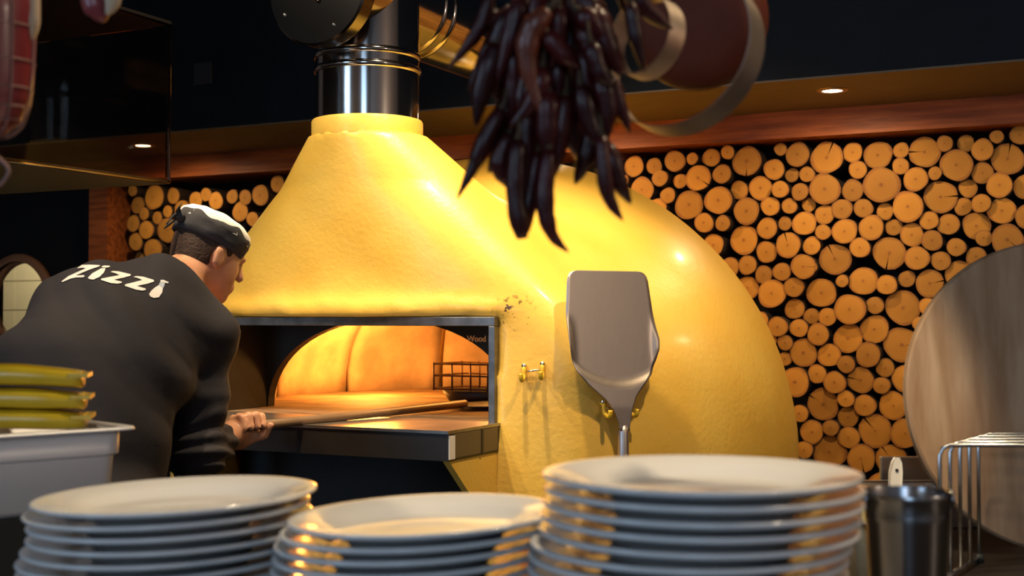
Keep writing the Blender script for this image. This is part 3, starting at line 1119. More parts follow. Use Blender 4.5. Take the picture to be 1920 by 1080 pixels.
def dish(x, y):
    # x, y pixels from the hook; crease along an arc at the throat
    arc = 50 + 0.0045 * (x - 2) ** 2
    e = (y - arc)
    l = 0.0
    if e < 0:
        l += 0.011 * min(1, -e / 14)
    sidev = max(0, abs(x + 6) - 72)
    if 40 < y < 175:
        l += 0.012 * (sidev / 14) ** 2 * math.sin((y - 40) / 135 * math.pi)
    return l


right = [(505.5, 1200), (507, 1208), (510, 1213), (515, 1217), (524, 1219.5), (590, 1226), (635, 1231), (655, 1230), (675, 1225), (700, 1215), (720, 1197), (742, 1179), (765, 1170), (790, 1166), (806, 1164)]
left = [(505.5, 1080), (507, 1072), (510, 1067), (515, 1063), (524, 1060.5), (585, 1055), (630, 1053), (650, 1055), (668, 1059), (695, 1068), (718, 1086), (745, 1117), (765, 1132), (790, 1143), (806, 1146)]
V, Fc = [], []
ys_ = [505.5, 507, 508.5, 510, 512.5, 515, 519, 524] + [524 + 282 * q / 60 for q in range(1, 61)]
NC = 28
for y in ys_:
    xl = float(np.interp(y, [q[0] for q in left], [q[1] for q in left]))
    xr = float(np.interp(y, [q[0] for q in right], [q[1] for q in right]))
    for q in range(NC + 1):
        x = xl + (xr - xl) * q / NC
        V.append(blade_pt(x, y, dish(x - cx0, cy0 - y)))
for q in range(len(ys_) - 1):
    for c in range(NC):
        b0 = q * (NC + 1) + c
        Fc.append((b0, b0 + NC + 1, b0 + NC + 2, b0 + 1))
bl = obj('blade', (V, Fc), M['peel'], peel, True)
sm = bl.modifiers.new('thick', 'SOLIDIFY')
sm.thickness = 0.0025
obj('shaft', tube([blade_pt(1155, 796), blade_pt(1155.5, 808), blade_pt(1157, 1300)], [0.012, 0.016, 0.016], 14), M['peel'], peel, True)
obj('rivet_pair', merge(tube([blade_pt(1148, 772), blade_pt(1148, 772) + pn * 0.004], 0.003, 8), tube([blade_pt(1160, 772), blade_pt(1160, 772) + pn * 0.004], 0.003, 8)), M['bolt'], peel, True)

# ------------------------------------------------------------------ extractor canopy, upper left
can = thing('extractor_canopy', 'smoked glass sided extractor canopy in the upper left corner', 'canopy', (-3.6, 1.9, 1.87))
CXR, CYB, CZ0, CZ1 = -2.72, 3.07, 1.872, 2.365
obj('side_glass', box(CXR - 0.008, CXR, 0.6, CYB - 0.002, CZ0 + 0.004, CZ1), M['smoked'], can, label='smoked glass side panel')
obj('back_glass', box(-4.6, CXR - 0.012, CYB - 0.012, CYB - 0.004, CZ0 + 0.02, CZ1), M['smoked'], can)
obj('edge_trim', merge(box(CXR - 0.011, CXR + 0.001, CYB - 0.004, CYB, CZ0, CZ1), box(CXR - 0.011, CXR + 0.001, 0.6, CYB, CZ1, CZ1 + 0.004), box(CXR - 0.011, CXR + 0.001, 0.6, CYB, CZ0, CZ0 + 0.004)), M['canopy'], can)
obj('underside', box(-4.6, CXR - 0.011, 0.6, CYB, CZ0, CZ0 + 0.012), M['canopy_under'], can)
obj('top_sheet', box(-4.6, CXR, 0.6, CYB, CZ1 + 0.004, CZ1 + 0.014), M['ceil'], can)
obj('duct', box(-4.2, -3.3, 1.2, 2.2, CZ1 + 0.014, 4.0), M['ceil'], can)

# ------------------------------------------------------------------ the cook
LS, RS = P(160, 590, 3.06), P(378, 630, 3.17)
H, W_, Mi, Ch, Nk = P(148, 965, 2.80), P(148, 825, 2.84), P(162, 712, 2.92), P(232, 630, 3.05), P(300, 553, 3.13)
side = (RS - LS).normalized()
RE, RW = P(366, 850, 3.10), P(436, 812, 3.33)
LE, LW = P(52, 700, 3.22), P(205, 822, 3.22)
HC = P(392, 478, 3.28)
# head frame
hf = (CR * 0.72 + CF * 0.60 - UP * 0.36).normalized()
hu0 = UP - hf * UP.dot(hf)
hu = hu0.normalized()
hs = hf.cross(hu).normalized()          # to the cook's right, towards the camera


HK = 0.92


def HP(f, s, u):
    return HC + hf * f + hs * s + hu * u


feet = [Vector((H.x - 0.11, H.y + 0.05, 0)), Vector((H.x + 0.12, H.y - 0.02, 0))]
pel = (Vector((1, 0, 0)) * 0.9 + Vector((0, 1, 0)) * -0.1).normalized()


def head_sdf(X, Y, Z, ex=0.0):
    X, Y, Z = HC.x + (X - HC.x) / HK, HC.y + (Y - HC.y) / HK, HC.z + (Z - HC.z) / HK
    d = sd_ell(X, Y, Z, HP(-0.012, 0, 0.030), (hf, hs, hu), (0.098, 0.077, 0.092))
    d = smin(d, sd_ell(X, Y, Z, HP(0.028, 0, -0.030), (hf, hs, hu), (0.066, 0.062, 0.085)), 0.03)
    d = smin(d, sd_cone(X, Y, Z, HP(0.02, 0, -0.085), HP(0.072, 0, -0.098), 0.036, 0.019), 0.035)
    d = smin(d, sd_cone(X, Y, Z, HP(0.088, 0.028, 0.018), HP(0.088, -0.028, 0.018), 0.010, 0.010), 0.018)
    d = smin(d, sd_cone(X, Y, Z, HP(0.091, 0, 0.012), HP(0.110, 0, -0.026), 0.009, 0.0125), 0.012)
    d = smin(d, sd_cone(X, Y, Z, HP(0.090, 0.013, -0.060), HP(0.090, -0.013, -0.060), 0.008, 0.008), 0.012)
    d = smin(d, sd_cone(X, Y, Z, HP(0.089, 0.011, -0.072), HP(0.089, -0.011, -0.072), 0.0085, 0.0085), 0.010)
    for s in (1, -1):
        eye = sd_ell(X, Y, Z, HP(0.090, 0.031 * s, 0.003), (hf, hs, hu), (0.012, 0.014, 0.009))
        d = smax(d, -eye, 0.012)
        er = sd_ell(X, Y, Z, HP(-0.006, 0.079 * s, -0.012), ((hf * 0.93 + hs * s * -0.36 + hu * 0.0).normalized(), (hs * 0.93 + hf * 0.36 * s).normalized(), hu), (0.021, 0.009, 0.033))
        er = smax(er, -sd_ell(X, Y, Z, HP(0.000, 0.091 * s, -0.008), (hf, hs, hu), (0.011, 0.008, 0.018)), 0.006)
        d = smin(d, er, 0.008)
    return d * HK


def core_sdf(X, Y, Z):
    S = np.array(side)
    d = sd_cone(X, Y, Z, H, W_, 0.118, 0.108, S, 0.70)
    d = smin(d, sd_cone(X, Y, Z, W_, Mi, 0.108, 0.115, S, 0.66), 0.06)
    d = smin(d, sd_cone(X, Y, Z, Mi, Ch, 0.118, 0.128, S, 0.68), 0.08)
    d = smin(d, sd_cone(X, Y, Z, Ch, Nk, 0.120, 0.062, S, 0.75), 0.08)
    d = smin(d, sd_cone(X, Y, Z, Nk, RS, 0.052, 0.066), 0.07)
    d = smin(d, sd_cone(X, Y, Z, Nk, LS, 0.056, 0.068), 0.08)
    d = smin(d, sd_cone(X, Y, Z, LS, Ch, 0.072, 0.10), 0.08)
    d = smin(d, sd_cone(X, Y, Z, RS, Ch, 0.068, 0.10), 0.06)
    return d


def arm_sdf(X, Y, Z, S, E, Wr, k=1.0):
    d = sd_cone(X, Y, Z, S, E, 0.060 * k, 0.047 * k)
    return smin(d, sd_cone(X, Y, Z, E, Wr, 0.046 * k, 0.029 * k), 0.03)


def leg_sdf(X, Y, Z, s, ft, k=1.0):
    hip = np.array(H) + np.array(pel) * s * 0.09 - np.array((0, 0, 0.02))
    kn = np.array((ft.x * 0.5 + hip[0] * 0.5, ft.y * 0.4 + hip[1] * 0.6 + 0.03, 0.53))
    an = np.array((ft.x, ft.y, 0.085))
    d = sd_cone(X, Y, Z, hip, kn, 0.092 * k, 0.062 * k)
    return smin(d, sd_cone(X, Y, Z, kn, an, 0.060 * k, 0.043 * k), 0.03)


# right hand closed on the peel handle
G0, G1 = P(500, 796, 3.40), P(872, 757, 4.02)
gd = (G1 - G0).normalized()
HD = G0 - gd * 0.058                       # middle of the grip
hv = (RW - HD)
hv = (hv - gd * hv.dot(gd)).normalized()   # from the grip towards the wrist side
ho = gd.cross(hv).normalized()             # around the handle
if ho.dot(UP) < 0:
    ho = -ho


def hand_sdf(X, Y, Z, c, toward, over, d_):
    """fist round a handle through c along d_; palm on the `toward` side, fingers going over `over`."""
    def q(a, v, o):
        return np.array(c + d_ * a + toward * v + over * o)
    R = 0.015
    d = sd_cone(X, Y, Z, q(-0.030, 0.034, 0.012), q(0.032, 0.030, 0.014), 0.020, 0.019)
    d = smin(d, sd_cone(X, Y, Z, q(-0.022, 0.055, 0.0), q(0.020, 0.045, 0.004), 0.024, 0.023), 0.02)
    rad = (0.0098, 0.0105, 0.0108, 0.0100)
    for i, a in enumerate((-0.034, -0.0115, 0.0115, 0.034)):
        r = rad[i]
        e = 0.006 if i in (1, 2) else 0.0
        p0, p1, p2, p3 = q(a, 0.030, 0.022), q(a, 0.004 - e * 0.3, 0.034 + e * 0.5), q(a, -0.024 - e, 0.012), q(a * 0.95, -0.014, -0.016)
        f = smin(sd_cone(X, Y, Z, p0, p1, r * 1.08, r * 1.02), sd_cone(X, Y, Z, p1, p2, r * 1.02, r * 0.95), 0.004)
        f = smin(f, sd_cone(X, Y, Z, p2, p3, r * 0.95, r * 0.86), 0.004)
        d = smin(d, f, 0.0035)
    th = smin(sd_cone(X, Y, Z, q(0.018, 0.045, -0.006), q(0.050, 0.022, -0.018), 0.016, 0.0118), sd_cone(X, Y, Z, q(0.050, 0.022, -0.018), q(0.058, -0.012, -0.012), 0.0112, 0.0092), 0.006)
    return smin(d, th, 0.006)


hvL = (LW - (HD - gd * 0.36))
HDL = HD - gd * 0.40
LW = HDL - CR * 0.06 + CF * 0.0 + UP * 0.02
hvl = (LW - HDL)
hvl = (hvl - gd * hvl.dot(gd)).normalized()
hol = gd.cross(hvl).normalized()
if hol.dot(UP) < 0:
    hol = -hol


def body_sdf(X, Y, Z):
    d = core_sdf(X, Y, Z)
    d = smin(d, arm_sdf(X, Y, Z, RS, RE, RW), 0.03)
    d = smin(d, arm_sdf(X, Y, Z, LS, LE, LW), 0.03)
    for s, ft in ((-1, feet[0]), (1, feet[1])):
        d = smin(d, leg_sdf(X, Y, Z, s, ft), 0.04)
        d = smin(d, sd_cone(X, Y, Z, (ft.x, ft.y - 0.02, 0.045), (ft.x + 0.01, ft.y + 0.16, 0.035), 0.04, 0.03), 0.03)
    d = smin(d, sd_cone(X, Y, Z, Nk + UP * 0.0, HP(-0.030, 0, -0.050), 0.062, 0.055), 0.03)
    d = smin(d, head_sdf(X, Y, Z), 0.02)
    d = smin(d, sd_cone(X, Y, Z, RW, HD + hv * 0.055, 0.029, 0.025), 0.02)
    d = smin(d, hand_sdf(X, Y, Z, HD, hv, ho, gd), 0.010)
    d = smin(d, sd_cone(X, Y, Z, LW, HDL + hvl * 0.055, 0.027, 0.025), 0.02)
    d = smin(d, hand_sdf(X, Y, Z, HDL, hvl, hol, gd), 0.010)
    return d


def bounds(pts, m):
    A = np.array([list(p) for p in pts])
    return A.min(0) - m, A.max(0) + m


lo, hi = bounds([LS, RS, H, Ch, HC, RE, LE, HD, LW, HDL, feet[0], feet[1]], 0.22)
lo[2] = 0.0
Vb, Fb = surface_nets(body_sdf, lo, hi, 0.0065)
pb_ = Vector((H.x, H.y, 0))
person = np_obj('person', Vb, Fb, M['skin'], None, tuple(pb_))
tag(person, 'cook in charcoal shirt and flat cap bending to push a peel into the oven', 'person')


# shirt: the same figure, looser, ending at neckline, cuffs and hem
def shirt_sdf(X, Y, Z):
    d = core_sdf(X, Y, Z) - 0.012
    for s_, ft_ in ((-1, feet[0]), (1, feet[1])):
        d = smin(d, leg_sdf(X, Y, Z, s_, ft_, 1.24), 0.05)
    sl = sd_cone(X, Y, Z, RS, RE, 0.071, 0.068)
    cuff = RE + (RW - RE) * 0.66
    sl = smin(sl, sd_cone(X, Y, Z, RE, cuff, 0.066, 0.051), 0.03)
    # gathered folds towards the elbow
    ax = np.array((RE - RS).normalized())
    s = (X - RS.x) * ax[0] + (Y - RS.y) * ax[1] + (Z - RS.z) * ax[2]
    sd_ = (X - RS.x) * CR.x + (Y - RS.y) * CR.y
    sl = sl - 0.0055 * np.clip((s - 0.12) / 0.12, 0, 1) * np.sin(s * 150 + sd_ * 45 + np.sin(Z * 30 + sd_ * 20) * 1.2)
    d = smin(d, sl, 0.028)
    ll = smin(sd_cone(X, Y, Z, LS, LE, 0.070, 0.060), sd_cone(X, Y, Z, LE, LE + (LW - LE) * 0.7, 0.058, 0.048), 0.03)
    d = smin(d, ll, 0.03)
    # broad drape folds running from the right armpit across the back
    c = RS
    a = np.sqrt((X - P(430, 470, 3.1).x) ** 2 + (Y - P(430, 470, 3.1).y) ** 2 + (Z - P(430, 470, 3.1).z) ** 2)
    fold = np.sin(a * 42 + 1.2 * np.sin(Z * 9)) * np.clip((a - 0.12) / 0.1, 0, 1) * np.clip((0.55 - a) / 0.2, 0, 1)
    d = d - 0.008 * np.maximum(fold, -0.35)
    d = np.maximum(d, 0.915 - Z - 0.008 * np.sin(X * 30))
    # neckline
    nn = np.array((HP(-0.03, 0, -0.05) - Nk).normalized())
    nb = np.array(Nk) + nn * 0.052
    d = np.maximum(d, (X - nb[0]) * nn[0] + (Y - nb[1]) * nn[1] + (Z - nb[2]) * nn[2])
    # open cuff of the right sleeve
    cn = np.array((RW - RE).normalized())
    cp = np.array(RE + (RW - RE) * 0.62)
    near = np.sqrt((X - cp[0]) ** 2 + (Y - cp[1]) ** 2 + (Z - cp[2]) ** 2) < 0.10
    pl = (X - cp[0]) * cn[0] + (Y - cp[1]) * cn[1] + (Z - cp[2]) * cn[2]
    d = np.where(near, np.maximum(d, pl), d)
    return d


lo2, hi2 = bounds([LS, RS, Ch, RE, LE, LW, Nk, Mi, H, W_], 0.23)
lo2[2] = 0.87
Vs, Fs = surface_nets(shirt_sdf, lo2, hi2, 0.0065)
shirt = np_obj('shirt', Vs, Fs, M['shirt'], person)
shirt['label'] = 'long-sleeved charcoal shirt with white lettering'
shirt.modifiers.new('smooth', 'SMOOTH').iterations = 2


def trouser_sdf(X, Y, Z):
    d = core_sdf(X, Y, Z) - 0.009
    for s, ft in ((-1, feet[0]), (1, feet[1])):
        d = smin(d, leg_sdf(X, Y, Z, s, ft, 1.16), 0.045)
    d = np.maximum(d, Z - 1.04)
    return np.maximum(d, 0.07 - Z)


lo3, hi3 = bounds([H, feet[0], feet[1]], 0.24)
lo3[2], hi3[2] = 0.03, 1.08
V3, F3 = surface_nets(trouser_sdf, lo3, hi3, 0.012)
np_obj('trousers', V3, F3, M['trouser'], person)
for ft in feet:
    def shoe(X, Y, Z, ft=ft):
        d = sd_cone(X, Y, Z, (ft.x, ft.y - 0.03, 0.05), (ft.x + 0.01, ft.y + 0.17, 0.04), 0.05, 0.042)
        return np.maximum(smin(d, sd_cone(X, Y, Z, (ft.x, ft.y, 0.05), (ft.x, ft.y, 0.10), 0.05, 0.05), 0.02), 0.002 - Z)
    l, h = bounds([ft, ft + Vector((0, 0.17, 0.1))], 0.08)
    l[2] = -0.02
    V3, F3 = surface_nets(shoe, l, h, 0.012)
    np_obj('shoe', V3, F3, M['shoe'], person)


# hair: a thin shell over the skull below the cap, down to nape and sideburn
def hair_sdf(X, Y, Z):
    X, Y, Z = HC.x + (X - HC.x) / HK, HC.y + (Y - HC.y) / HK, HC.z + (Z - HC.z) / HK
    d = sd_ell(X, Y, Z, HP(-0.012, 0, 0.030), (hf, hs, hu), (0.1015, 0.0805, 0.095))
    d = smin(d, sd_ell(X, Y, Z, HP(-0.040, 0, -0.020), (hf, hs, hu), (0.066, 0.066, 0.075)), 0.02)
    f = (X - HC.x) * hf.x + (Y - HC.y) * hf.y + (Z - HC.z) * hf.z
    s = (X - HC.x) * hs.x + (Y - HC.y) * hs.y + (Z - HC.z) * hs.z
    u = (X - HC.x) * hu.x + (Y - HC.y) * hu.y + (Z - HC.z) * hu.z
    ragged = 0.004 * np.sin(f * 330 + s * 210) + 0.003 * np.sin(s * 420)
    line = np.where(f < -0.02, -0.072 + (f + 0.02) * 0.15, np.where(f < 0.035, -0.040 + (f + 0.02) * 0.1, 0.02 + (f - 0.035) * 1.4)) + ragged
    d = np.maximum(d, line - u)
    d = np.maximum(d, f - 0.064)
    # room for the ear
    for sg in (1, -1):
        d = np.maximum(d, -sd_ell(X, Y, Z, HP(-0.004, 0.082 * sg, -0.018), (hf, hs, hu), (0.023, 0.03, 0.036)))
    return np.maximum(d, u - 0.085)


lo4, hi4 = bounds([HC], 0.16)
V4, F4 = surface_nets(hair_sdf, lo4, hi4, 0.004)
np_obj('hair', V4, F4, M['hair'], person)

# cap: charcoal band with crumpled top edge, white crown, knotted tie at the back
cap = obj('cap', merge(), M['cap_white'], person) if False else None
cu = 0.052
tilt = (hu + hf * 0.10).normalized()
cfw = (hf - tilt * hf.dot(tilt)).normalized()
cs = cfw.cross(tilt).normalized()
CC = HP(-0.014 * HK, 0, cu * HK)


def cap_ring(t, rf, rs, z):
    return CC + (cfw * (rf * math.cos(t)) + cs * (rs * math.sin(t)) + tilt * z) * HK


seg = 72
Vc, Fcc = [], []
prof = [(0.100, 0.082, -0.030), (0.105, 0.087, -0.030), (0.108, 0.090, -0.010), (0.111, 0.093, 0.010), (0.112, 0.094, 0.026), (0.104, 0.086, 0.030)]
for i in range(seg):
    t = 2 * math.pi * i / seg
    for j, (a, b, z) in enumerate(prof):
        wv = 0.005 * math.sin(5 * t + 1) + 0.003 * math.sin(11 * t)
        rw = 0.0018 * math.sin(9 * t + j * 1.7)
        Vc.append(cap_ring(t, a + rw, b + rw, z + (wv if j >= 4 else 0)))
m = len(prof)
for i in range(seg):
    j = (i + 1) % seg
    for k in range(m - 1):
        Fcc.append((i * m + k, j * m + k, j * m + k + 1, i * m + k + 1))
capband = obj('cap_band', (Vc, Fcc), M['cap_grey'], person, True, label='charcoal band of the cap')
Vc, Fcc = [], []
rows = [(1.0, 0.012), (1.005, 0.024), (0.97, 0.036), (0.86, 0.047), (0.66, 0.056), (0.4, 0.061), (0.15, 0.063), (0.001, 0.063)]
for i in range(seg):
    t = 2 * math.pi * i / seg
    for k, (q, z) in enumerate(rows):
        cr_ = 0.002 * math.sin(7 * t + k * 2) * q
        Vc.append(cap_ring(t, 0.110 * q, 0.092 * q, z + cr_))
m = len(rows)
for i in range(seg):
    j = (i + 1) % seg
    for k in range(m - 1):
        Fcc.append((i * m + k, j * m + k, j * m + k + 1, i * m + k + 1))
obj('cap_crown', (Vc, Fcc), M['cap_white'], person, True, label='white crown of the cap')


def strip(pts, wdir, wid, th=0.003):
    V, Fc = [], []
    for p in pts:
        for a in (-1, 1):
            V.append(p + wdir * (a * wid / 2))
    n = len(pts)
    nrm = (pts[-1] - pts[0]).cross(wdir).normalized() * th
    V2 = [v + nrm for v in V]
    Vt = V + V2
    m = len(V)
    for i in range(n - 1):
        Fc += [(2 * i, 2 * i + 1, 2 * i + 3, 2 * i + 2), (m + 2 * i, m + 2 * i + 2, m + 2 * i + 3, m + 2 * i + 1),
               (2 * i, 2 * i + 2, m + 2 * i + 2, m + 2 * i), (2 * i + 1, m + 2 * i + 1, m + 2 * i + 3, 2 * i + 3)]
    Fc += [(0, m, m + 1, 1), (2 * n - 2, 2 * n - 1, m + 2 * n - 1, m + 2 * n - 2)]
    return Vt, Fc


kb = cap_ring(math.pi - 0.25, 0.113, 0.095, -0.005)
back = -cfw
obj('cap_knot', lathe([(0.0001, -0.014), (0.010, -0.010), (0.014, 0.0), (0.010, 0.010), (0.0001, 0.014)], 12, kb + back * 0.004, (back, tilt, cs)), M['cap_grey'], person, True)
for dz, out, dn, sg in ((0.0, 0.022, -0.030, 0.4), (-0.006, 0.012, -0.036, -0.6), (0.004, 0.020, 0.016, 0.9)):
    pts = spline([kb + back * 0.006, kb + back * out + tilt * (dz + dn * 0.4) + cs * 0.012 * sg, kb + back * (out + 0.006) + tilt * dn + cs * 0.03 * sg], 4)
    obj('cap_tie', strip(pts, (cs * 0.5 + tilt * 0.8).normalized(), 0.018), M['cap_grey'], person, True)

# printed lettering on the back of the shirt
bs = BVHTree.FromPolygons([Vector(v) for v in Vs], [tuple(int(i) for i in f) for f in Fs])
LET = {
    'z': [[(425, 185), (495, 140), (600, 136), (745, 143), (747, 158), (600, 208), (400, 290), (520, 284), (540, 300), (510, 316), (410, 318), (330, 335), (215, 384), (200, 374), (300, 300), (550, 187), (500, 178), (440, 188)],
          [(895, 240), (930, 227), (1010, 232), (1190, 273), (1187, 293), (1100, 318), (945, 352), (1055, 380), (1060, 395), (1000, 409), (900, 399), (765, 354), (770, 335), (900, 310), (1030, 285), (960, 257)],
          [(1228, 312), (1270, 299), (1370, 309), (1520, 353), (1526, 376), (1440, 405), (1275, 440), (1400, 478), (1406, 495), (1350, 508), (1260, 491), (1103, 440), (1105, 420), (1230, 390), (1355, 355), (1290, 327)]],
    'i': [[(768, 165), (800, 149), (880, 151), (892, 163), (860, 177), (790, 176)],
          [(770, 188), (828, 187), (803, 250), (742, 312), (660, 349), (600, 341), (580, 322), (640, 260)],
          [(1614, 355), (1660, 352), (1732, 386), (1722, 402), (1618, 372)],
          [(1590, 430), (1650, 470), (1642, 530), (1592, 602), (1520, 612), (1470, 592), (1450, 555), (1490, 500), (1540, 460)]],
    'neck': [[(1618, 372), (1682, 395), (1666, 450), (1650, 470), (1590, 430)]],
}
for kind, polys in LET.items():
    for poly in polys:
        bm = bmesh.new()
        vs = [bm.verts.new((x, -y, 0)) for x, y in poly]
        bm.faces.new(vs)
        bmesh.ops.triangulate(bm, faces=bm.faces[:])
        for _ in range(4):
            bmesh.ops.subdivide_edges(bm, edges=[e for e in bm.edges if e.calc_length() > 28], cuts=1)
            bmesh.ops.triangulate(bm, faces=bm.faces[:])
        V = []
        ok = True
        bm.verts.ensure_lookup_table()
        for v in bm.verts:
            r = ray(90 + v.co.x / 7.68, 480 - v.co.y / 7.68).normalized()
            h = bs.ray_cast(CAMLOC, r)
            if h[0] is None:
                h = bs.find_nearest(P(90 + v.co.x / 7.68, 480 - v.co.y / 7.68, 3.02))
            nn = h[1] if h[1].dot(r) < 0 else -h[1]
            V.append(h[0] + nn * 0.0022)
        Fc = [tuple(v.index for v in f.verts) for f in bm.faces]
        bm.free()
        if ok:
            obj('print_letter', (V, Fc), M['bluegrey'] if kind == 'neck' else M['white'], shirt, True)

# the peel the cook is pushing
wp = thing('pizza_peel', 'long brown-handled peel held by the cook, reaching into the oven', 'pizza peel', HDL)
obj('handle', tube([HDL - gd * 0.18, G1], 0.0125, 12), M['wood_handle'], wp, True)
e1 = G1
fl = Vector((gd.x, gd.y, 0)).normalized()
rs_ = fl.cross(UP)
pl_ = [(0, -0.015), (0.08, -0.09), (0.13, -0.115), (0.29, -0.115), (0.29, 0.115), (0.13, 0.115), (0.08, 0.09), (0, 0.015)]
bz = Vector((e1.x, e1.y, max(ZH + 0.012, e1.z - 0.014))) - fl * 0.03
obj('blade', prism(pl_, fl, rs_, UP, bz, 0.003), M['iron'], wp)

# ------------------------------------------------------------------ the pass counter
CT = 1.04


def CAMP(x, z, d):
    return CR * x + CF * d + Vector((0, 0, z))


ctr = thing('serving_counter', 'dark glossy pass counter carrying the plate stacks', 'counter', CAMP(0.1, 0, 1.8))
add_bevel(obj('worktop', obox(CAMP(0.15, CT - 0.02, 1.70), CR, CF, UP, 1.45, 0.86, 0.02), M['counter'], ctr), 0.004)
obj('front_panel', obox(CAMP(0.15, (CT - 0.04) / 2, 0.90), CR, CF, UP, 1.40, 0.02, (CT - 0.04) / 2), M['black'], ctr)
obj('back_panel', obox(CAMP(0.15, (CT - 0.04) / 2, 2.50), CR, CF, UP, 1.40, 0.02, (CT - 0.04) / 2), M['black'], ctr)

# plates
PR = 0.160
prof = [(0.0001, 0.0035), (0.085, 0.0035), (0.088, 0.0), (0.092, 0.0), (0.096, 0.004), (0.112, 0.010), (0.130, 0.0155), (0.152, 0.0195), (0.1585, 0.0215), (PR, 0.0235),
        (0.1592, 0.0255), (0.1565, 0.0262), (0.150, 0.0250), (0.130, 0.0215), (0.116, 0.0165), (0.106, 0.0105), (0.096, 0.0080), (0.05, 0.0075), (0.0001, 0.0075)]
pv, pf = lathe(prof, 72)
plate_me = make_mesh('plate', pv, pf, M['plate'], True)


def plate_stack(cpx, topy, dpt, n, jit, tilt, where, grp, R=PR):
    top = P(cpx, topy, dpt)
    pitch = (top.z - 0.0255 - CT) / (n - 1)
    sc = R / PR
    for i in range(n):
        z = CT + i * pitch
        c = Vector((top.x, top.y, z))
        jx = jit[i] if i < len(jit) else 0.0
        c += CR * jx + CF * random.uniform(-0.004, 0.004)
        tl = tilt * i / n
        if i == 0:
            nm = 'bottom white plate of the ' + where
        elif i == n - 1:
            nm = 'top white plate of the ' + where
        elif i <= n // 2:
            nm = '%s white plate up from the bottom of the %s' % (ORD[i], where)
        else:
            nm = '%s white plate down from the top of the %s' % (ORD[n - 1 - i], where)
        o = inst('plate', plate_me, None, c)
        o.scale = (sc, sc, 1.0)
        ax = CF
        o.rotation_euler = Matrix.Rotation(-tl, 3, ax).to_euler()
        tag(o, nm, 'plate', grp)


ORD = ['first', 'second', 'third', 'fourth', 'fifth', 'sixth', 'seventh', 'eighth', 'ninth', 'tenth']
plate_stack(328, 925, 1.47, 15, [-0.010] * 5 + [-0.012, -0.014, -0.013, -0.013, -0.011, -0.006, -0.001, -0.002, -0.005, 0.002], 0.038, 'left stack beside the steel container', 'plates in the left stack', 0.160)
plate_stack(791, 961, 1.36, 15, [-0.012] * 5 + [-0.013, -0.014, -0.014, -0.014, -0.015, -0.014, -0.012, -0.010, -0.004, 0.004], 0.045, 'low middle stack', 'plates in the middle stack', 0.145)
plate_stack(1312, 885, 1.25, 19, [-0.012] * 9 + [-0.013, -0.014, -0.014, -0.013, -0.011, -0.003, -0.001, 0.001, 0.003, 0.001], 0.004, 'tall right stack beside the pail', 'plates in the tall right stack', 0.155)

# ------------------------------------------------------------------ steel container with green pouches
D0 = 1.89
A_ = P(-150, 824, D0 - 0.22)
front_dir = (P(238, 801, D0 + 0.02) - P(0, 815, D0 - 0.11))
front_dir.z = 0
front_dir.normalize()
corner = P(238, 801, D0 + 0.02)
ztop = corner.z
zbot = P(238, 952, D0 + 0.02).z
inw = UP.cross(front_dir).normalized()
if inw.dot(CF) < 0:
    inw = -inw
cont = thing('food_container', 'deep stainless steel food container holding green pouches', 'container', corner - front_dir * 0.2 + inw * 0.1 + UP * (zbot - ztop))
wl, dl = 0.42, 0.17


def rrect(cx, cy, hx, hy, r, n=5):
    out = []
    for qx, qy, a0 in ((1, 1, 0), (-1, 1, 90), (-1, -1, 180), (1, -1, 270)):
        for i in range(n + 1):
            a = math.radians(a0 + 90 * i / n)
            out.append((cx + qx * (hx - r) + r * math.cos(a), cy + qy * (hy - r) + r * math.sin(a)))
    return out


def loft(sections, c, ax, ay, closed_bottom=True):
    V, Fc = [], []
    n = len(sections[0][0])
    for poly, z in sections:
        for x, y in poly:
            V.append(c + ax * x + ay * y + UP * z)
    for s in range(len(sections) - 1):
        for i in range(n):
            j = (i + 1) % n
            Fc.append((s * n + i, s * n + j, (s + 1) * n + j, (s + 1) * n + i))
    if closed_bottom:
        Fc.append(tuple(range(n))[::-1])
    return V, Fc


cc0 = corner - front_dir * (wl / 2) + inw * (dl / 2)
cc0.z = 0
hx, hy = wl / 2, dl / 2
R0 = lambda d, r: rrect(0, 0, hx + d, hy + d, r)
secs = [(R0(-0.022, 0.022), zbot), (R0(-0.012, 0.026), zbot + 0.01), (R0(-0.007, 0.028), ztop - 0.042), (R0(-0.001, 0.03), ztop - 0.038), (R0(0.0, 0.03), ztop - 0.002)]
co = obj('body', loft(secs, cc0, front_dir, inw), M['pan'], cont, True)
auto_smooth(co, 50)
co.modifiers.new('thick', 'SOLIDIFY').thickness = 0.0015
obj('rim', loft([(R0(-0.003, 0.03), ztop - 0.002), (R0(-0.003, 0.03), ztop + 0.001), (R0(0.016, 0.035), ztop + 0.001), (R0(0.018, 0.035), ztop - 0.003), (R0(0.0, 0.03), ztop - 0.004)], cc0, front_dir, inw, False), M['pan'], cont, True)
crate = obj('crate', loft([(R0(-0.03, 0.02), CT), (R0(-0.012, 0.02), zbot - 0.001), (R0(-0.04, 0.02), zbot - 0.001)], cc0, front_dir, inw), M['darkplastic'], None)
tag(crate, 'low black plastic crate under the steel food container', 'crate')


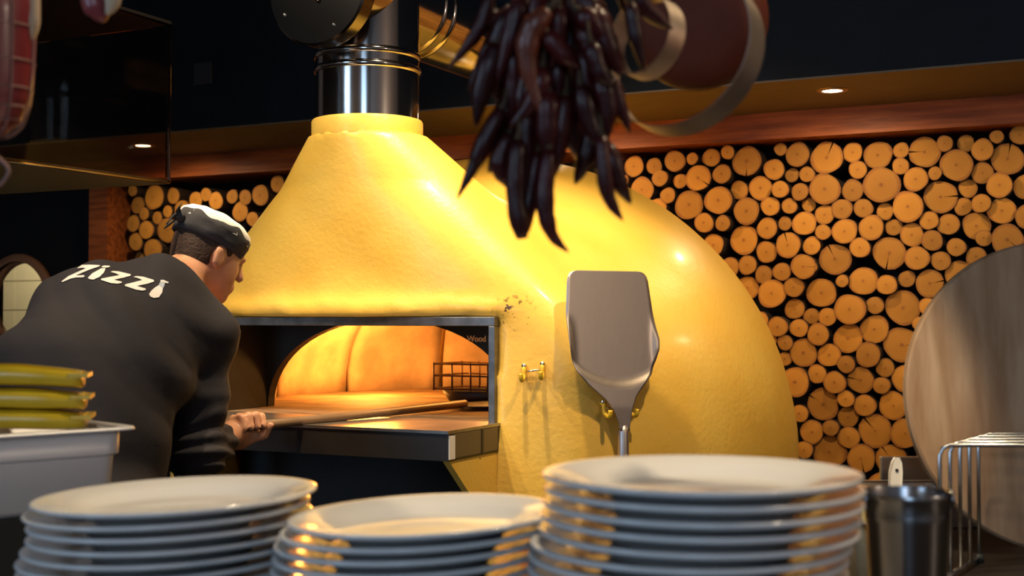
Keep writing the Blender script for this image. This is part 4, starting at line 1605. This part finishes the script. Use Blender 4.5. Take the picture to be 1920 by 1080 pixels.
def pouch(px0, py0, px1, py1, dpt, th, name_i, sag):
    """soft folded pouch: a flattened sleeve with a pinched, creased end."""
    a, b = P(px0, py0, dpt - 0.05), P(px1, py1, dpt + 0.01)
    t = (b - a).normalized()
    s = UP.cross(t).normalized()
    n = t.cross(s)
    V, Fc = [], []
    NS, K = 22, 20
    for i in range(NS + 1):
        q = i / NS
        c = a.lerp(b, q) + n * (sag * math.sin(min(1, q * 0.95) * math.pi))
        hh = th / 2 * (1 - 0.22 * max(0, (q - 0.70) / 0.30) ** 1.5) * (1 - 0.5 * max(0, (0.12 - q) / 0.12)) * (1 + 0.03 * math.sin(q * 17 + name_i * 2))
        ww = 0.045 * (1 - 0.10 * max(0, (q - 0.8) / 0.2))
        for k in range(K):
            an = 2 * math.pi * k / K
            cx_, sx_ = math.cos(an), math.sin(an)
            V.append(c + s * (ww * math.copysign(abs(cx_) ** 0.5, cx_)) + n * (hh * math.copysign(abs(sx_) ** 0.45, sx_)))
    for i in range(NS):
        for k in range(K):
            l = (k + 1) % K
            Fc.append((i * K + k, i * K + l, (i + 1) * K + l, (i + 1) * K + k))
    Fc += [tuple(range(K))[::-1], tuple(NS * K + k for k in range(K))]
    lab = ['glossy lime green pouch at the bottom of the pile', 'glossy lime green pouch in the middle of the pile', 'glossy lime green pouch on top of the pile'][name_i]
    r = thing('pouch', lab, 'pouch', (a + b) / 2 - UP * th / 2, 'green pouches in the steel container')
    obj('sleeve', (V, Fc), M['green'], r, True)
    f0 = b - t * 0.012 + n * (th * 0.26)
    obj('end_flap', obox(f0 + t * 0.008, t, s, n, 0.014, 0.044, 0.003), M['green'], r)


pouch(-190, 793, 162, 789, D0 + 0.03, 0.0305, 0, 0.006)
pouch(-190, 752, 160, 752, D0 + 0.03, 0.0305, 1, 0.006)
pouch(-190, 710, 156, 712, D0 + 0.03, 0.0305, 2, 0.008)

# ------------------------------------------------------------------ hanging chillies
DCH = 1.32
hook_p = P(1040, -160, DCH)
bunch = thing('chilli_bunch', 'bunch of dried dark red chillies hanging in front of the oven', 'chillies', hook_p)


def chilli(pxs, wpx, dd, brown=False, blunt=False):
    pts = spline([P(x, y, DCH + dd + 0.004 * i) for i, (x, y) in enumerate(pxs)], 5)
    n = len(pts)
    r0 = wpx / 2 * (DCH + dd) / F
    rs = []
    for i in range(n):
        q = i / (n - 1)
        r = r0 * (0.55 + 0.45 * min(1, q / 0.18)) if q < 0.18 else r0 * (1 - max(0, (q - (0.78 if blunt else 0.40)) / (0.22 if blunt else 0.60)) ** (1.4) * (0.45 if blunt else 0.93))
        rs.append(r * (1 + 0.06 * math.sin(i * 1.9 + wpx)))
    c = obj('chilli', tube(pts, rs, 9), M['chilli_brown'] if brown else M['chilli'], bunch, True)
    t = (pts[0] - pts[1]).normalized()
    tt = (t + UP * 0.9).normalized()
    obj('stem', tube([pts[0] - t * 0.002, pts[0] + t * 0.008, pts[0] + tt * 0.022], [r0 * 0.5, 0.0022, 0.0016], 6), M['stem'], c, True)


CH = [([(919, -10), (901, 48), (874, 89), (838, 130)], 30, 0, 0, 0), ([(955, 40), (912, 98), (878, 170)], 30, 0.01, 0, 0), ([(1027, 18), (992, 67), (992, 140), (1022, 228)], 46, -0.03, 1, 0),
      ([(940, 205), (908, 268), (889, 310), (857, 373)], 36, 0, 0, 0), ([(955, 250), (936, 302), (952, 338), (972, 360)], 42, 0.01, 0, 0), ([(972, 262), (966, 360), (979, 448)], 38, -0.015, 0, 1),
      ([(1008, 285), (992, 370), (978, 440)], 34, 0.005, 0, 1), ([(1030, 280), (1021, 375), (1034, 438), (1066, 473)], 36, -0.015, 0, 0), ([(1115, 235), (1098, 295), (1078, 345)], 42, 0.01, 0, 0),
      ([(1128, 255), (1138, 360), (1168, 414)], 32, -0.01, 0, 0), ([(1138, 270), (1158, 335), (1183, 382)], 40, 0, 0, 0), ([(1182, 5), (1192, 70), (1208, 135)], 30, -0.02, 0, 0),
      ([(1146, 150), (1160, 195), (1182, 250)], 34, 0, 0, 0), ([(1108, 80), (1126, 138), (1155, 165)], 36, -0.03, 0, 0), ([(1018, 60), (1060, 105), (1092, 128)], 42, -0.02, 0, 0),
      ([(1085, 20), (1115, 50), (1140, 95)], 46, -0.02, 0, 0), ([(990, 200), (985, 280), (1000, 350)], 42, 0.0, 0, 0), ([(1090, 160), (1105, 230), (1140, 300)], 40, -0.01, 0, 0),
      ([(1060, 180), (1050, 260), (1040, 330)], 44, 0.0, 0, 0), ([(925, 20), (930, 90), (925, 180)], 34, 0.015, 0, 0), ([(960, 80), (962, 160), (958, 230)], 40, 0.0, 0, 0)]
for c in CH:
    chilli(*c)
for i in range(56):
    q = i / 56
    y0 = random.uniform(-70, 210)
    x0 = 1045 + random.gauss(0, 52)
    x0 = min(1165, max(925, x0))
    ang = (x0 - 1045) / 125 * 0.55 + random.uniform(-0.25, 0.25)
    Ln = random.uniform(110, 165)
    x1, y1 = x0 + math.sin(ang) * Ln * 0.5, y0 + Ln * 0.5
    x2, y2 = x0 + math.sin(ang * 1.2 + random.uniform(-0.2, 0.2)) * Ln, y0 + Ln * math.cos(ang)
    if y2 > 335:
        continue
    chilli([(x0, y0), (x1 + random.uniform(-8, 8), y1), (x2, y2)], random.uniform(38, 54), random.uniform(-0.02, 0.07), random.random() < 0.08)
obj('cord', tube([P(1045, 130, DCH + 0.03), hook_p + UP * 0.25], 0.004, 6), M['string'], bunch, True)

# steel hoops and copper pan beside the chillies
DH = 1.45


def hoop(name, label, cpx, cpy, rad, nrm, width, d, m):
    c = P(cpx, cpy, d)
    a, b, n = frame_of(nrm)
    prof = [(rad, -width / 2), (rad + 0.0015, -width / 2), (rad + 0.0015, width / 2), (rad, width / 2)]
    r = thing(name, label, 'hoop', c - UP * rad, 'steel hoops hanging by the chillies')
    obj('band', lathe(prof, 64, c, (a, b, n), True), m, r, True)
    auto_smooth(bpy.data.objects[r.children[0].name], 30)
    top = c + UP * (rad * 0.98)
    obj('hanger', tube([top - UP * 0.004, top + UP * 0.06], 0.0015, 6), M['wire'], r, True)
    return c


hoop('steel_hoop', 'large flat steel band hoop hanging right of the chillies', 1278, 98, 0.0925, (CR * 0.58 + CF * 0.78 - UP * 0.20), 0.036, DH, M['band'])
hoop('steel_hoop', 'small steel band hoop tucked beside the chillies', 1212, 70, 0.044, (CR * 0.72 + CF * 0.65 - UP * 0.15), 0.026, DH - 0.03, M['band'])
cpn = P(1300, 30, DH + 0.22)
pr = thing('copper_pan', 'round red-brown copper pan hanging behind the steel hoop', 'pan', cpn - UP * 0.1)
nn = (CR * 0.25 + CF * 0.95 + UP * 0.1).normalized()
a, b, n = frame_of(nn)
obj('bowl', lathe([(0.0001, -0.012), (0.060, -0.010), (0.082, 0.0), (0.092, 0.035), (0.094, 0.05), (0.091, 0.05), (0.079, 0.003), (0.0001, -0.008)], 48, cpn, (a, b, n)), M['copper'], pr, True)
obj('handle', tube([cpn + UP * 0.088, cpn + UP * 0.25], 0.006, 8), M['copper'], pr, True)

# ------------------------------------------------------------------ hanging ham, upper left
DHM = 1.42
hb = P(-22, 262, DHM)
ham = thing('cured_ham', 'netted red cured ham hanging at the upper left edge', 'ham', hb)
ctr_px = [(-40, -220), (-38, -100), (-34, 20), (-30, 120), (-28, 190), (-24, 235), (-18, 258)]
rad_px = [60, 90, 98, 90, 82, 62, 26]
hp_ = spline([P(x, y, DHM) for x, y in ctr_px], 6)
rr_ = []
kx = np.linspace(0, len(hp_) - 1, len(rad_px))
for i in range(len(hp_)):
    rr_.append(float(np.interp(i, kx, rad_px)) * DHM / F)
obj('meat', tube(hp_, rr_, 28), M['ham'], ham, True)
fp = spline([P(52, -200, DHM + 0.01), P(56, -60, DHM + 0.005), P(57, 40, DHM), P(52, 88, DHM)], 6)
obj('fat', tube(fp, [0.010] * 6 + [0.0105] * 7 + [0.0095, 0.008, 0.006, 0.0045, 0.003, 0.0015], 10), M['fat'], ham, True)
for i in range(6, len(hp_) - 1, 4):
    t = (hp_[i + 1] - hp_[i - 1]).normalized()
    a, b, n = frame_of(t)
    obj('net_ring', lathe([(rr_[i] + 0.0004 + 0.001 * math.cos(q), 0.001 * math.sin(q)) for q in np.linspace(0, 6.283, 7)], 32, hp_[i], (a, b, n)), M['string'], ham, True)
for k in range(10):
    an = 2 * math.pi * k / 10
    pts = []
    for i in range(4, len(hp_)):
        pts.append(hp_[i] + (CR * math.cos(an) + CF * math.sin(an)) * (rr_[i] + 0.0006))
    obj('net_cord', tube(pts, 0.001, 5), M['string'], ham, True)
obj('net_tail', tube(spline([hp_[-1] + UP * 0.005, P(-6, 290, DHM), P(16, 318, DHM), P(2, 345, DHM), P(-20, 352, DHM)], 5), 0.0022, 6), M['string'], ham, True)

gt = P(188, -20, DHM)
tip = thing('cured_meat_tip', 'small pink and pale hanging cured meat at the top edge', 'cured meat', P(188, 40, DHM))
obj('meat', tube(spline([P(176, -90, DHM), P(174, -40, DHM), P(178, 0, DHM), P(188, 26, DHM), P(193, 42, DHM)], 5), [0.012 + 0.0035 * math.sin(i / 20 * 3.1) for i in range(14)] + [0.0125, 0.011, 0.0095, 0.008, 0.006, 0.004, 0.002], 14), M['ham'], tip, True)
obj('fat', tube(spline([P(210, -90, DHM - 0.01), P(212, -20, DHM - 0.01), P(210, 8, DHM - 0.01), P(200, 28, DHM - 0.01)], 5), [0.009] * 10 + [0.008, 0.007, 0.006, 0.0045, 0.003, 0.0015], 12), M['fat'], tip, True)

# ------------------------------------------------------------------ right end of the counter: rack, boards, pail, tub
DB = 2.275
br = 0.275
bc = P(1980, 742, DB)
bn = (CF * 0.985 - CR * 0.06 - UP * 0.10).normalized()
a, b, n = frame_of(bn)
bprof = [(0.0001, -0.011), (br - 0.004, -0.011), (br, -0.007), (br, 0.007), (br - 0.004, 0.011), (0.0001, 0.011)]
bc.z = CT + br * 0.995 + 0.003
bv, bf = lathe(bprof, 96, bc, (a, b, n))
bo = obj('pizza_board', (bv, bf), M['board'], None)
auto_smooth(bo, 35)
tag(bo, 'large pale round wooden board standing behind the wire rack', 'board')
rk = thing('wire_rack', 'chrome wire board rack on the counter behind the pail', 'rack', CAMP(0.85, CT, 2.08))
hz = P(1800, 834, 1.985).z
for i in range(5):
    dd = 1.985 + 0.048 * i
    x0 = (1759 - 960) / F * 1.985 + 0.0325 * i
    x1 = x0 + 0.42
    rr = 0.016
    cpts = [CAMP(x0, CT + 0.008, dd), CAMP(x0, hz - rr, dd), CAMP(x0 + rr * 0.3, hz - rr * 0.3, dd), CAMP(x0 + rr, hz, dd), CAMP(x1 - rr, hz, dd), CAMP(x1 - rr * 0.3, hz - rr * 0.3, dd), CAMP(x1, hz - rr, dd), CAMP(x1, CT + 0.008, dd)]
    obj('wire_hoop', tube(cpts, 0.0034, 8), M['wire'], rk, True)
for sx in (0.0, 0.42):
    x0 = (1759 - 960) / F * 1.985 + sx
    obj('base_rail', tube([CAMP(x0 - 0.005, CT + 0.008, 1.977), CAMP(x0 + 0.135, CT + 0.008, 2.185)], 0.004, 8), M['wire'], rk, True)
    for dd, off in ((1.985, 0.0), (2.177, 0.13)):
        obj('rubber_foot', lathe([(0.0001, 0), (0.008, 0), (0.008, 0.014), (0.0001, 0.014)], 12, CAMP(x0 + off, CT, dd)), M['darkplastic'], rk, True)

# pail
DP = 1.40
pt = P(1700, 925, DP)
pr_top = 82 * DP / F
pz1 = pt.z
pl = thing('metal_pail', 'small galvanised metal pail beside the tall plate stack', 'pail', Vector((pt.x, pt.y, CT)))
pcn = Vector((pt.x, pt.y, 0))
rb = pr_top * 0.72
prof = [(0.0001, CT), (rb, CT), (rb + 0.001, CT + 0.004), (pr_top * 0.93, pz1 - 0.028), (pr_top * 0.945, pz1 - 0.026), (pr_top * 0.935, pz1 - 0.022), (pr_top * 0.97, pz1 - 0.006), (pr_top * 0.99, pz1 - 0.004), (pr_top, pz1),
        (pr_top * 0.985, pz1 + 0.002), (pr_top * 0.95, pz1 - 0.004), (rb - 0.002, CT + 0.006), (0.0001, CT + 0.005)]
po = obj('body', lathe(prof, 56, pcn), M['pail'], pl, True)
auto_smooth(po, 40)
for sg in (-1, 1):
    q = pcn + CR * (sg * pr_top * 0.99) + UP * (pz1 - 0.012)
    obj('ear', lathe([(0.004, -0.002), (0.011, -0.002), (0.011, 0.002), (0.004, 0.002)], 20, q + UP * 0.006, (CF, UP, CR), True), M['pail'], pl, True)
pts = [pcn + CR * (pr_top * 1.02 * math.cos(t)) + UP * (pz1 - 0.008 - 0.055 * math.sin(t)) + CF * (pr_top * 1.03 * math.sin(t)) for t in np.linspace(0, math.pi, 20)]
obj('bail_handle', tube(pts, 0.0018, 6), M['wire'], pl, True)

# tub with pale food
tb = P(1622, 1000, 1.98)
ttop = P(1622, 972, 1.98).z
tub = thing('food_tub', 'small pale plastic tub heaped with yellow food behind the pail', 'tub', Vector((tb.x, tb.y, CT)))
tcn = Vector((tb.x, tb.y, 0)) + CR * 0.012
rt = lambda h, r: rrect(0, 0, h, h, r, 4)
obj('body', loft([(rt(0.030, 0.006), CT), (rt(0.036, 0.007), ttop - 0.012), (rt(0.036, 0.007), ttop - 0.004)], tcn, CR, CF), M['tub'], tub, True)
obj('rim', loft([(rt(0.036, 0.007), ttop - 0.006), (rt(0.042, 0.008), ttop - 0.005), (rt(0.042, 0.008), ttop), (rt(0.034, 0.006), ttop)], tcn, CR, CF, False), M['handle_white'], tub, True)
fv, ff = lathe([(0.034, ttop - 0.006), (0.030, ttop + 0.006), (0.020, ttop + 0.016), (0.010, ttop + 0.021), (0.0001, ttop + 0.022)], 24, tcn)
fv = [v + Vector((random.uniform(-1, 1), random.uniform(-1, 1), random.uniform(-1, 1))) * 0.002 for v in fv]
obj('food', (fv, ff), M['crumb'], tub, True)['kind'] = 'stuff'

# steel insert pan behind the pail with a white handled spatula
ip = P(1690, 905, 2.385)
itop = P(1690, 908, 2.385).z
ins = thing('steel_insert', 'low steel pan behind the pail with a white-handled utensil in it', 'container', Vector((ip.x, ip.y, CT)))
icn = Vector((ip.x, ip.y, 0))
rq = lambda d: rrect(0, 0, 0.075 + d, 0.055 + d, 0.014, 4)
obj('body', loft([(rq(-0.012), CT), (rq(0.0), itop - 0.003)], icn, CR, CF), M['steel'], ins, True)
obj('rim', loft([(rq(-0.002), itop - 0.003), (rq(0.010), itop - 0.003), (rq(0.010), itop), (rq(-0.004), itop)], icn, CR, CF, False), M['steel'], ins, True)
sp = thing('spatula', 'white-handled spatula with a hanging hole standing in the steel pan', 'utensil', P(1678, 960, 2.37))
hpoly = [(1671, 925), (1668, 905), (1669, 885), (1673, 868), (1679, 860), (1686, 860), (1691, 868), (1692, 885), (1691, 905), (1690, 925)]
hc_ = P(1681, 890, 2.37)
ks = 2.37 / F
V, Fc = prism([((x - 1681) * ks, (890 - y) * ks) for x, y in hpoly], CR, UP, CF, hc_, 0.008)
ho_ = obj('handle', (V, Fc), M['handle_white'], sp)
add_bevel(ho_, 0.002, 2)
hole = P(1682, 882, 2.3685)
obj('hanging_hole', lathe([(0.0001, 0.0), (0.0030, 0.0), (0.0030, 0.004)], 16, hole, (CR, UP, CF)), M['soot'], sp)
obj('blade', obox(P(1681, 960, 2.374), CR, CF, UP, 0.012, 0.001, 0.035), M['steel'], sp)

# low steel upstand along the far edge of the counter
u0, u1 = P(1650, 875, 2.53), P(1990, 875, 2.53)
uz = P(1700, 856, 2.53).z
us = obj('counter_upstand', obox((u0 + u1) / 2 + UP * ((CT + uz) / 2 - (u0.z + u1.z) / 2), CR, CF, UP, (u1 - u0).length / 2, 0.006, (uz - CT) / 2), M['steel'])
add_bevel(tag(us, 'low brushed steel upstand along the back of the counter', 'upstand'), 0.002)
